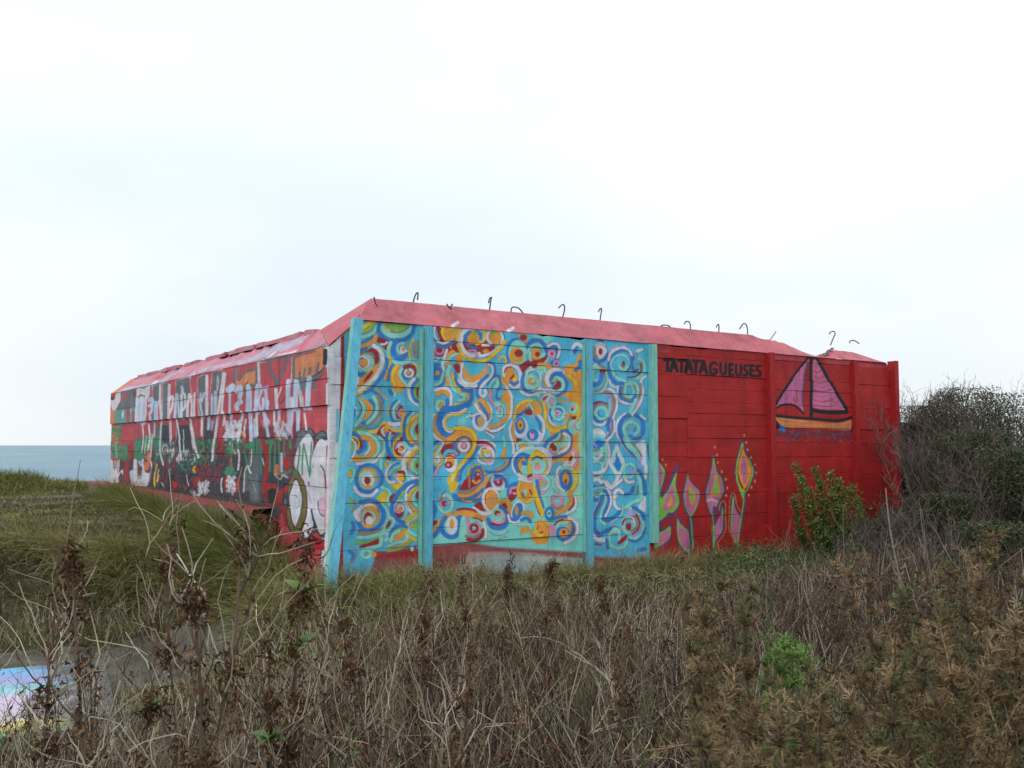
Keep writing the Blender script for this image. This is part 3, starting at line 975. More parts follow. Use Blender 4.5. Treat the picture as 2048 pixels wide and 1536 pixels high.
RUN('''
@ - 1060 800 8
C o 0 0 220 0 300 120 500 100 640 240 760 260 800 300 800 560 700 720 620 980 400 1000 330 1200 300 1000 200 700 260 480 220 200
H a 770 200 860 0 860 1536 760 1536 800 1100 760 700
S y 70 220 60 230 200 280 420 400 500 560 440
S y 60 760 60 790 200 740 300
S e 34 130 0 190 90 200 200
E w 390 260 100 150
E b 440 220 140 170
E c 460 300 110 120
O a 44 460 210 100 110
Z a 40 450 240 80 60 0 .9
E p 445 210 50 44
E r 440 210 16 16
Z c 50 520 70 100 110 250 .35
E a 700 130 70 100
E p 690 125 44 44
E r 680 150 22 24
O a 36 350 30 60 90
S p 26 250 0 250 80 300 120
S p 20 350 0 350 60
S w 44 150 250 210 340 220 460 200 560
S b 40 90 270 150 350 160 450
C c -40 260 100 300 130 440 0 480
H w -60 500 100 450 220 500 200 620 60 700 -60 640
E b 40 560 100 100
E u 30 540 40 60
E r 40 515 22 30
S k 18 130 490 180 520
S k 14 60 640 110 630
S c 80 270 500 280 580
S b 60 450 540 370 600 290 650 240 730 220 790
S b 50 500 500 590 490 640 560 650 680 620 790 540 860 430 910 330 930
S w 56 540 540 620 600 620 720 560 800 460 850
C a 440 700 540 640 540 540 500 540 620 600 600 700 520 760 460 760
S a 44 480 540 440 620 350 670 290 740 290 830 360 880
S t 40 500 530 510 600 470 650
E r 370 770 60 90
S a 40 400 700 450 760 430 830 370 840
S p 40 330 790 350 830 380 830
E c 20 330 20 20
S e 36 650 270 600 360 610 450
C r 670 270 740 260 720 320 660 310
E a 700 430 90 120
S p 34 740 340 710 390 730 450 780 470
S a 56 790 360 750 400 780 450
S w 44 680 830 690 930 640 980 570 1000
C r 640 910 680 890 680 960 620 980
S p 44 690 790 740 860 760 960 710 1080
S w 60 720 960 660 1040 560 1040
O w 50 140 1000 200 230
E y 130 1010 165 190
S r 24 40 950 120 910 210 950 240 1020
Z a 44 130 1050 110 110 200 .8
E p 130 1070 70 90
E g 120 1040 40 30
S p 26 150 1100 130 1160
S y 60 240 1050 200 1150
S w 56 90 780 220 830 290 930 320 1060 270 1180
S a 60 -40 720 40 780 40 860 0 920
S w 60 -40 1240 100 1260 180 1210
S w 50 500 1070 440 1130 440 1260 470 1370 550 1440
O b 56 580 1280 75 140
E o 570 1270 60 110
E R 575 1300 20 40
S b 50 640 1330 580 1430
S y 60 690 1100 740 1200 740 1320 690 1420 620 1500
S a 50 510 1100 600 1080 680 1110
S a 60 390 1250 380 1360 440 1450
O a 50 190 1330 120 100
O p 34 180 1320 60 80
Z g 24 200 1340 40 40 270 .5
S b 46 110 1290 130 1400 150 1500
S y 50 60 1390 70 1536
S w 44 1010 130 990 0
E b 1120 190 140 180
S w 46 990 0 960 130 970 280 1040 380 1150 400 1210 350
S r 30 1010 60 1120 30 1240 60
S t 50 1040 240 1040 130 1120 70 1220 90 1250 150
Z l 30 1150 200 100 110 150 .6
Z a 60 1150 210 90 90 20 .95
E c 1160 200 50 60
S a 60 1290 0 1290 120 1240 250
S l 40 1310 0 1310 150 1280 260 1290 380 1250 500 1200 600
S t 56 1360 0 1360 120 1320 230 1320 340
S w 40 1400 0 1390 140 1330 300
S b 50 1270 300 1240 400 1250 480
S b 46 1330 350 1320 470 1260 590 1220 610
S t 30 1320 420 1290 540
S w 46 1350 340 1350 460 1310 570 1220 650
S w 100 1000 540 1060 500 1130 520 1170 580
S a 60 990 640 1050 590 1150 590 1190 640
E b 1090 690 110 90
S c 44 1000 680 1080 610 1170 640
S l 34 1050 640 1030 700 1070 740
S a 50 980 780 1080 820 1180 760
S t 30 1010 800 1070 810 1120 790
S a 50 980 840 1080 870 1180 820
S w 56 970 880 1070 940 1160 880
S w 56 1230 660 1260 760 1270 880 1230 1020 1190 1120
S a 50 1210 720 1230 850 1200 980 1170 1070
S a 44 980 1010 1060 980 1150 1020 1150 1090
C w 960 1140 1080 1140 1200 1080 1200 1150 1100 1190 970 1180
C t 970 1190 1110 1190 1080 1240 1010 1230
S a 50 960 1260 1080 1250 1160 1210
S w 60 970 1300 1080 1270 1150 1320
E b 1020 1380 60 30
S b 40 1080 1400 1150 1370 1190 1340
S t 44 1010 1430 1110 1390 1180 1410
S a 50 1030 1470 1130 1430 1200 1410
E t 1060 1490 40 26
S w 42 1570 60 1460 20
S a 60 1700 0 1660 100 1600 210
S l 40 1740 0 1690 110
S w 46 1790 0 1740 100 1650 230
S w 46 1540 210 1430 300 1380 420 1400 550 1470 680 1570 810 1700 920
S b 66 1580 240 1470 330 1430 450 1450 570 1520 700 1620 830 1720 920
E c 1650 460 180 210
S b 60 1700 240 1790 320 1810 460 1800 540
S w 50 1780 250 1840 300
S t 30 1560 300 1520 380
S r 14 1560 290 1630 260
Z a 50 1640 470 130 90 150 .75
S a 50 1530 560 1500 460 1550 370 1640 340
S r 16 1680 440 1660 500
Z b 40 1690 490 130 120 50 .25
S r 16 1620 630 1700 630 1780 590
S t 24 1570 490 1600 430
S a 90 1530 620 1590 730 1700 830 1750 930
S t 40 1640 690 1740 790 1790 900
S l 56 1770 930 1780 1000 1740 1090
C w 1700 720 1850 660 1850 1050 1780 1000 1800 880
S w 60 1850 1060 1850 1250
F w 1390 690 1420 740 1500 960 1520 1030 1470 1130 1420 1300 1270 1060 1250 1020 1290 940
F a 1390 760 1490 1010 1440 1180 1410 1190 1300 1020 1330 930
F b 1390 810 1460 1040 1430 1140 1390 1140 1330 1030 1340 950
S w 20 1340 1000 1390 810
S w 26 1410 860 1460 1010
S w 50 1500 1200 1560 1310 1660 1310
E c 1600 1130 100 120
O a 40 1590 1130 90 110
S l 56 1600 1130 1680 1170
S w 60 1440 1180 1380 1300 1300 1420
S w 50 1230 1310 1270 1370 1310 1410
S w 40 1470 1290 1400 1330 1310 1420
S b 60 1730 1130 1800 1250 1840 1400 1830 1536
S a 60 1720 1190 1770 1320 1780 1536
S r 22 1700 1270 1680 1400 1640 1480
S c 60 1720 1300 1700 1450
S w 50 1350 1536 1370 1460 1430 1430 1490 1490
S b 70 1200 1480 1260 1536
S w 40 1210 1420 1280 1490
''')
RUN('''
@ - 1060 950 8
S w 44 1190 100 1290 210 1470 80
S w 50 1380 330 1350 400 1370 500 1440 550
S w 50 1490 290 1430 240 1370 270 1350 360
S b 50 1530 310 1600 290 1650 200
S b 70 1190 260 1250 300 1270 400 1230 510 1180 600 1170 690
S w 40 1240 220 1290 320 1300 430 1260 560 1210 660
S a 44 1190 300 1220 400 1180 520 1140 640 1150 740 1210 790
S b 66 1160 350 1110 480 1050 620 1030 780 1050 900 1130 970
S r 24 1120 420 1060 560 1020 680
S w 30 1110 400 1040 540 990 690 970 820
S b 66 1180 700 1270 710 1370 660 1440 590
S r 16 1160 720 1280 750 1380 710
S a 30 1490 480 1480 600 1400 700 1300 760
S w 80 970 820 1000 950 1080 1020 1180 1040
T r 40 1050 1100 1140 1120
S b 60 1100 970 1200 910 1290 860
S r 26 1090 910 1120 940
S a 90 1430 880 1370 890 1290 990 1290 1120
S a 50 1430 880 1440 980 1430 1040
E c 1350 1060 60 100
S t 24 1300 990 1350 940 1410 970
S r 18 1290 860 1370 820 1440 860
C R 1400 1090 1480 1000 1560 960 1530 1040 1440 1110
S a 56 1300 1130 1400 1170 1500 1150 1570 1060
O a 60 1580 800 80 130
Z r 30 1590 790 100 100 180 .35
S w 30 1540 680 1640 680 1690 790 1670 830
E R 1585 825 44 60
S l 90 1600 590 1730 680 1770 790 1720 900 1640 950
S t 46 1690 660 1730 770 1700 870 1620 890
S r 24 1710 640 1760 760 1730 880 1650 940
S a 50 1560 520 1690 560 1790 680 1820 820 1780 940 1690 1010 1610 1000
S b 34 1580 1040 1700 1060 1800 980 1850 850
S b 60 1660 520 1780 590 1830 700
C w 1740 500 1850 320 1860 580 1770 560
S a 60 1790 260 1780 380 1640 440 1530 520
S c 60 1700 260 1650 360 1560 440
S r 16 1730 170 1720 300
S b 60 1830 150 1840 300
C c 960 380 1100 380 1050 560 990 700 950 760
E c 1060 250 100 60
S a 30 990 260 1060 210 1180 200
S a 50 1000 310 1080 340 1160 290
E t 1070 290 50 26
S b 60 960 380 1080 400
T b 50 1230 1040 1250 1200
E c 1300 1230 60 60
T b 60 1740 1200 1840 1180
S w 36 410 60 450 180 550 260
S b 46 490 20 520 130 590 180
S y 56 740 0 740 110 670 230
S o 70 640 300 650 420 580 520 480 580 390 620
S r 30 700 370 690 470 620 560
S w 40 720 350 730 480 680 570 580 620
S b 40 120 160 140 300 190 450 210 520
S y 60 80 230 130 400 170 520 200 590
Z p 50 420 400 110 60 250 1.1
S a 44 330 480 300 390 350 300 440 310
S t 50 350 480 430 540 520 490
O b 50 310 620 55 90
E a 305 615 40 60
E r 305 615 18 18
S b 50 370 700 480 670 600 680 680 770 690 880 640 980 560 1050 470 1000
S o 60 480 720 580 720 630 800 620 920
E b 520 930 110 110
E o 540 930 80 80
E R 535 910 28 28
S a 60 590 760 480 770 400 850
S r 30 370 820 430 750 520 710
S r 36 680 700 730 800 710 940
S w 60 620 680 730 760 750 900 690 1020 560 1090
E p 350 880 56 90
S o 90 150 760 230 860 260 960
''')
RUN('''
@ - 840 800 8
C c 1500 250 1560 60 1720 -20 1900 -20 2000 150 2060 420 1960 700 1700 720 1520 600 1420 440
C o 1510 260 1560 90 1700 10 1860 10 1950 110 1970 260 1900 260 1760 210 1660 220 1560 300
S y 50 1510 290 1560 110 1680 20 1800 10
S b 40 1760 120 1660 190 1560 260 1530 330
C r 1690 180 1780 150 1800 230 1700 240
S a 36 1750 40 1780 110 1820 160
S e 36 1880 0 1950 80 1970 200 1950 260
S y 46 1990 60 2010 200 2000 330 2040 440
C c 1680 260 1800 260 1900 330 1920 470 1800 450 1720 420
E w 1610 440 120 170
E b 1600 410 84 135
E o 1605 400 50 86
E k 1605 405 10 26
S p 24 1660 230 1760 250 1830 290
S b 34 1850 280 1910 380 1920 480
S w 50 1900 250 1970 350 1980 480 1950 600 1890 680
H w 1640 600 1720 480 1960 470 1960 700 1760 720
E b 1800 560 96 96
E u 1790 560 40 66
E r 1795 520 20 26
S k 12 1890 480 1960 520
S k 10 1720 560 1750 600
C r 1520 620 1620 620 1600 720 1540 760 1500 700
S c 60 1440 330 1380 420 1380 560 1430 720 1430 860
S w 44 1470 350 1440 440 1440 560 1490 700 1500 840
S o 40 1500 350 1480 470 1500 600 1540 700
C o 1620 690 1760 720 1780 830 1720 900 1600 800
S a 54 1560 780 1570 700 1680 680 1800 740 1830 840
E w 1750 1010 285 270
C a 1520 900 1700 800 1880 780 2000 900 2000 1080 1880 1230 1700 1230 1540 1120
C o 1840 800 1900 800 2000 880 1960 900 1820 880
S b 60 1740 900 1640 870 1560 920 1530 1020 1570 1140
S r 26 1640 920 1580 990 1580 1090 1630 1180
S o 46 1680 960 1620 970 1590 1050 1640 1160
S b 60 1700 900 1740 970 1690 1040 1660 1000
E a 1680 1110 60 70
S y 60 1780 1180 1750 1040 1790 900 1880 860 1970 900 2020 1020 1990 1160
Z a 50 1880 1040 110 130 200 .7
E p 1880 1060 66 80
E g 1880 1020 40 30
S r 24 1800 960 1870 910 1960 940
C r 1720 1210 1800 1180 1780 1260 1720 1250
S p 40 1740 1260 1840 1230 1920 1200
S c 70 1240 760 1260 880 1220 1000
C o 1300 940 1340 760 1380 750 1390 820 1360 920 1320 960
S b 40 1120 1160 1280 1140 1400 1060 1450 960
S o 30 1240 1120 1360 1060 1420 960
S a 50 1330 600 1360 680 1350 740
S w 30 1060 520 1130 560 1180 600
''')
# red end of the front wall
HALO = False
RUN('''
@ - 1296 840 8
C n -10 440 40 440 120 560 210 670 290 800 300 900 260 1080 240 1200 200 1210 90 1140
C g 90 560 160 660 220 720 275 830 260 950 210 1120 180 1230 90 1140
C m 125 690 170 690 220 780 240 900 200 1080 180 1110 150 1000
C n 430 750 510 730 460 840 465 1000 480 1140 520 1250 490 1440 400 1500 280 1536 160 1536 210 1250 300 1090
C g 460 820 445 1000 460 1120 505 1260 490 1380 400 1480 250 1536 150 1536 230 1260 330 1110
C m 390 1040 430 1180 450 1320 400 1410 300 1460 220 1530 240 1400 290 1230
C o 375 1210 405 1270 390 1350 330 1400 310 1370 340 1290
C n 645 810 660 930 740 1040 820 1110 840 1220 800 1380 730 1510 700 1580 640 1580 570 1380 550 1200 580 1000
C g 640 850 655 950 730 1050 800 1120 825 1210 790 1370 710 1530 660 1530 600 1380 575 1210 600 1030
C m 635 900 660 970 740 1070 800 1140 810 1220 780 1350 700 1510 660 1500 610 1370 590 1200 610 1040
C o 640 1060 700 1100 750 1170 755 1240 720 1370 680 1350 655 1200
C g 665 1110 710 1130 740 1200 725 1310 690 1300 665 1200
C n 1050 510 1080 620 1110 770 1190 900 1235 1060 1230 1180 1160 1310 1080 1536 1000 1536 930 1330 900 1170 940 980 1000 800
C g 1050 570 1075 680 1110 830 1180 950 1205 1080 1200 1170 1140 1290 1070 1430 1040 1536 980 1440 940 1280 925 1140 970 960 1020 790
C m 1050 700 1100 850 1160 950 1195 1080 1190 1170 1130 1280 1060 1420 1030 1510 990 1430 950 1290 935 1150 980 960 1020 830
F o 1075 840 1110 900 1160 1190 1090 1200 970 1245 1040 1060 1060 900
F g 1080 900 1100 950 1140 1170 1080 1180 1010 1190 1060 1030
T u 50 950 1290 1020 1270 1090 1300
S k 8 1040 1230 1120 1275 1160 1260
C n 1515 275 1540 370 1590 520 1660 640 1720 800 1710 900 1650 1040 1560 1230 1530 1300 1480 1180 1400 980 1385 830 1420 600 1460 420
C g 1515 350 1560 530 1640 650 1695 800 1690 870 1620 1060 1550 1200 1550 1280 1510 1260 1450 1090 1405 950 1410 780 1440 600
C R 1520 430 1570 560 1640 700 1670 820 1650 900 1590 1080 1545 1150 1500 1100 1440 960 1440 780 1470 590
C o 1520 450 1570 570 1640 720 1665 840 1640 920 1560 1090 1500 1030 1450 880 1455 720 1490 560
C m 1530 560 1570 640 1590 780 1580 960 1550 1030 1510 930 1490 760 1505 640
C n 90 1170 150 1200 195 1280 190 1380 150 1600 90 1700
C o 95 1210 150 1240 180 1310 160 1440 100 1640
E o 118 390 13 18
E o 165 520 13 18
E o 235 636 16 24
E o 285 718 16 24
E o 1072 437 16 22
E o 1108 560 14 24
E o 1124 680 14 20
E o 1186 828 17 22
E o 1236 948 17 24
E o 1264 1086 16 28
E o 1247 1205 17 28
E o 1538 245 15 26
E o 1575 360 14 26
E o 1597 475 16 24
E o 1652 598 17 22
E o 1716 712 17 24
E o 1734 850 14 26
E o 1710 980 17 30
E o 1655 1080 17 28
E o 1612 1202 15 28
@ - 1296 940 8
C n 95 680 200 650 460 720 330 770 230 830 170 990 100 1100
C g 95 640 210 420 260 640 330 690 230 780 170 840 150 950 90 1150
C n 170 990 210 920 290 910 360 840 380 960 360 1110 280 1210 180 1260 95 1310 90 1120
C g 100 1100 170 1000 260 960 350 900 360 1020 320 1120 220 1190 100 1250
C m 120 1190 160 1090 240 1000 340 960 340 1050 300 1130 200 1180
C n 435 720 500 760 560 880 640 920 660 900 640 760 730 780 740 1000 730 1250 690 1350 560 1320 480 1200 450 1000
C g 465 770 510 850 580 920 640 970 660 1100 660 1250 660 1330 580 1290 500 1180 460 1000
C m 500 860 560 940 630 980 650 1130 650 1280 560 1240 510 1130 480 980
S g 26 680 760 700 900 705 1050 710 1250
C n 1040 860 1090 800 1140 700 1150 560 1200 530 1225 600 1230 780 1240 900 1210 1020 1110 1140 1070 1320 1030 1330 1010 1000
S o 16 1135 640 1155 540 1200 495 1240 550 1235 680 1245 820 1245 940 1200 1050 1115 1160 1130 1280
C g 1040 720 1050 890 1150 780 1170 680 1190 580 1205 700 1200 900 1180 1000 1080 1110 1050 1300 1030 1200 1020 950
C m 1170 710 1195 780 1190 930 1130 1050 1060 1130 1060 1000 1080 880
S n 50 1060 600 1050 750 1040 860
S g 26 1040 700 1045 950 1045 1150 1045 1320
C n 1330 420 1365 370 1395 420 1400 540 1440 640 1500 760 1500 640 1500 520 1560 360 1560 640 1510 900 1460 1080 1440 1250 1390 1230 1350 1060 1300 860 1310 600
S o 14 1370 1170 1330 1040 1295 900 1300 700 1305 500 1350 370 1395 420 1420 560 1480 665
C g 1340 500 1360 420 1380 460 1380 600 1440 700 1490 800 1470 960 1440 1160 1380 1160 1330 960 1320 760
C m 1370 550 1410 650 1480 760 1460 940 1430 1150 1400 1160 1350 1000 1345 760
S g 26 1530 300 1530 500 1500 720 1480 850 1440 1100 1420 1240
@ - 1310 690 8
H s 60 90 200 60 260 120 160 130
''')
for p in ('155 235 265 237;207 240 210 412', '300 242 258 420;312 250 362 420;275 355 345 355', '378 245 488 250;432 250 428 428', '535 245 492 435;545 250 592 435;510 372 575 372',
          '605 250 708 258;655 260 650 438', '765 262 722 440;775 262 828 450;740 385 812 388', '985 305 935 280 892 315 880 385 898 450 945 462 980 440 985 395 940 390',
          '1048 295 1050 420 1090 470 1128 430 1130 300', '1192 310 1190 480;1192 308 1246 312;1192 392 1236 395;1192 478 1250 482', '1298 318 1298 445 1332 486 1370 455 1374 322',
          '1480 330 1435 335 1432 390 1475 425 1468 480 1412 485', '1530 325 1527 490;1530 328 1588 332;1530 405 1580 408;1530 490 1592 494', '1682 335 1635 342 1635 400 1680 432 1672 492 1612 498'):
    for q in p.split(';'): S_('k', 50 if float(q.split()[0]) < 850 else 42, *[float(z) for z in q.split()], soft=.6, op=.98)
RUN('''
@ - 1520 700 8
H s 1570 180 2040 240 2040 300 1580 280
H s 200 60 760 80 720 190 210 160
H s 1000 120 1460 160 1460 260 1050 230
C m 775 110 800 130 740 330 690 620 690 860 700 990 640 930 540 860 420 860 240 910 300 820 480 520 640 300 700 200
C m 850 180 930 180 990 300 1130 540 1240 770 1380 960 1280 960 1100 960 850 950 830 700 850 450
''')
for i, (xa, xb, y) in enumerate([(860,940,235),(870,960,270),(860,990,330),(880,1010,400),(880,1030,425),(900,1040,470),(850,1080,505),(870,1110,570),(850,1140,640),(830,1150,720),(850,1170,800),(1160,1270,820),(880,1250,880),(850,1340,930)]):
    S_('s' if i % 2 else 'r', 13 + (i % 3) * 5, xa, y, (xa + xb) / 2, y + 26, xb, y - 8, op=.75)
RUN('''
S r 16 590 650 590 760 600 840
S r 14 550 750 540 800 570 850
S r 12 450 720 440 780
S r 12 650 320 640 420
S k 40 790 110 640 290 480 510 350 700 220 920
S n 26 770 220 730 350 690 600 680 760 690 870 700 990
S k 50 900 110 1010 300 1130 520 1260 740 1390 960
S k 50 830 120 820 400 820 700 815 1070
S k 66 790 90 910 100
S k 66 830 960 1000 990 1200 1000 1390 990
S k 30 220 950 330 890 440 870 560 900 640 970 700 1020
S k 60 210 900 215 1040 230 1130 290 1230
C O 230 1065 500 1100 800 1130 1100 1160 1300 1160 1480 1120 1480 1250 1440 1280 1000 1265 700 1255 420 1245 330 1200
S N 26 300 1120 500 1150 760 1180
S N 30 650 1180 900 1170 1100 1180
S N 30 1380 1180 1400 1230 1440 1170
S N 24 480 1210 760 1230 1000 1240
S k 44 215 1045 420 1070 700 1090 1000 1110 1200 1130 1350 1110 1490 1070
S k 44 1490 1070 1490 1190 1480 1290
H f 200 1290 1500 1300 1500 1370 1300 1400 900 1380 420 1400 200 1370
''')
X_('b', 46, 22, 220, 1280, 1500, 1480, .4); X_('D', 60, 24, 210, 1280, 1490, 1500, .3, .5); X_('k', 14, 20, 400, 1550, 1480, 1700, .3, .3)
RUN('S b 60 330 1260 370 1240 390 1290')
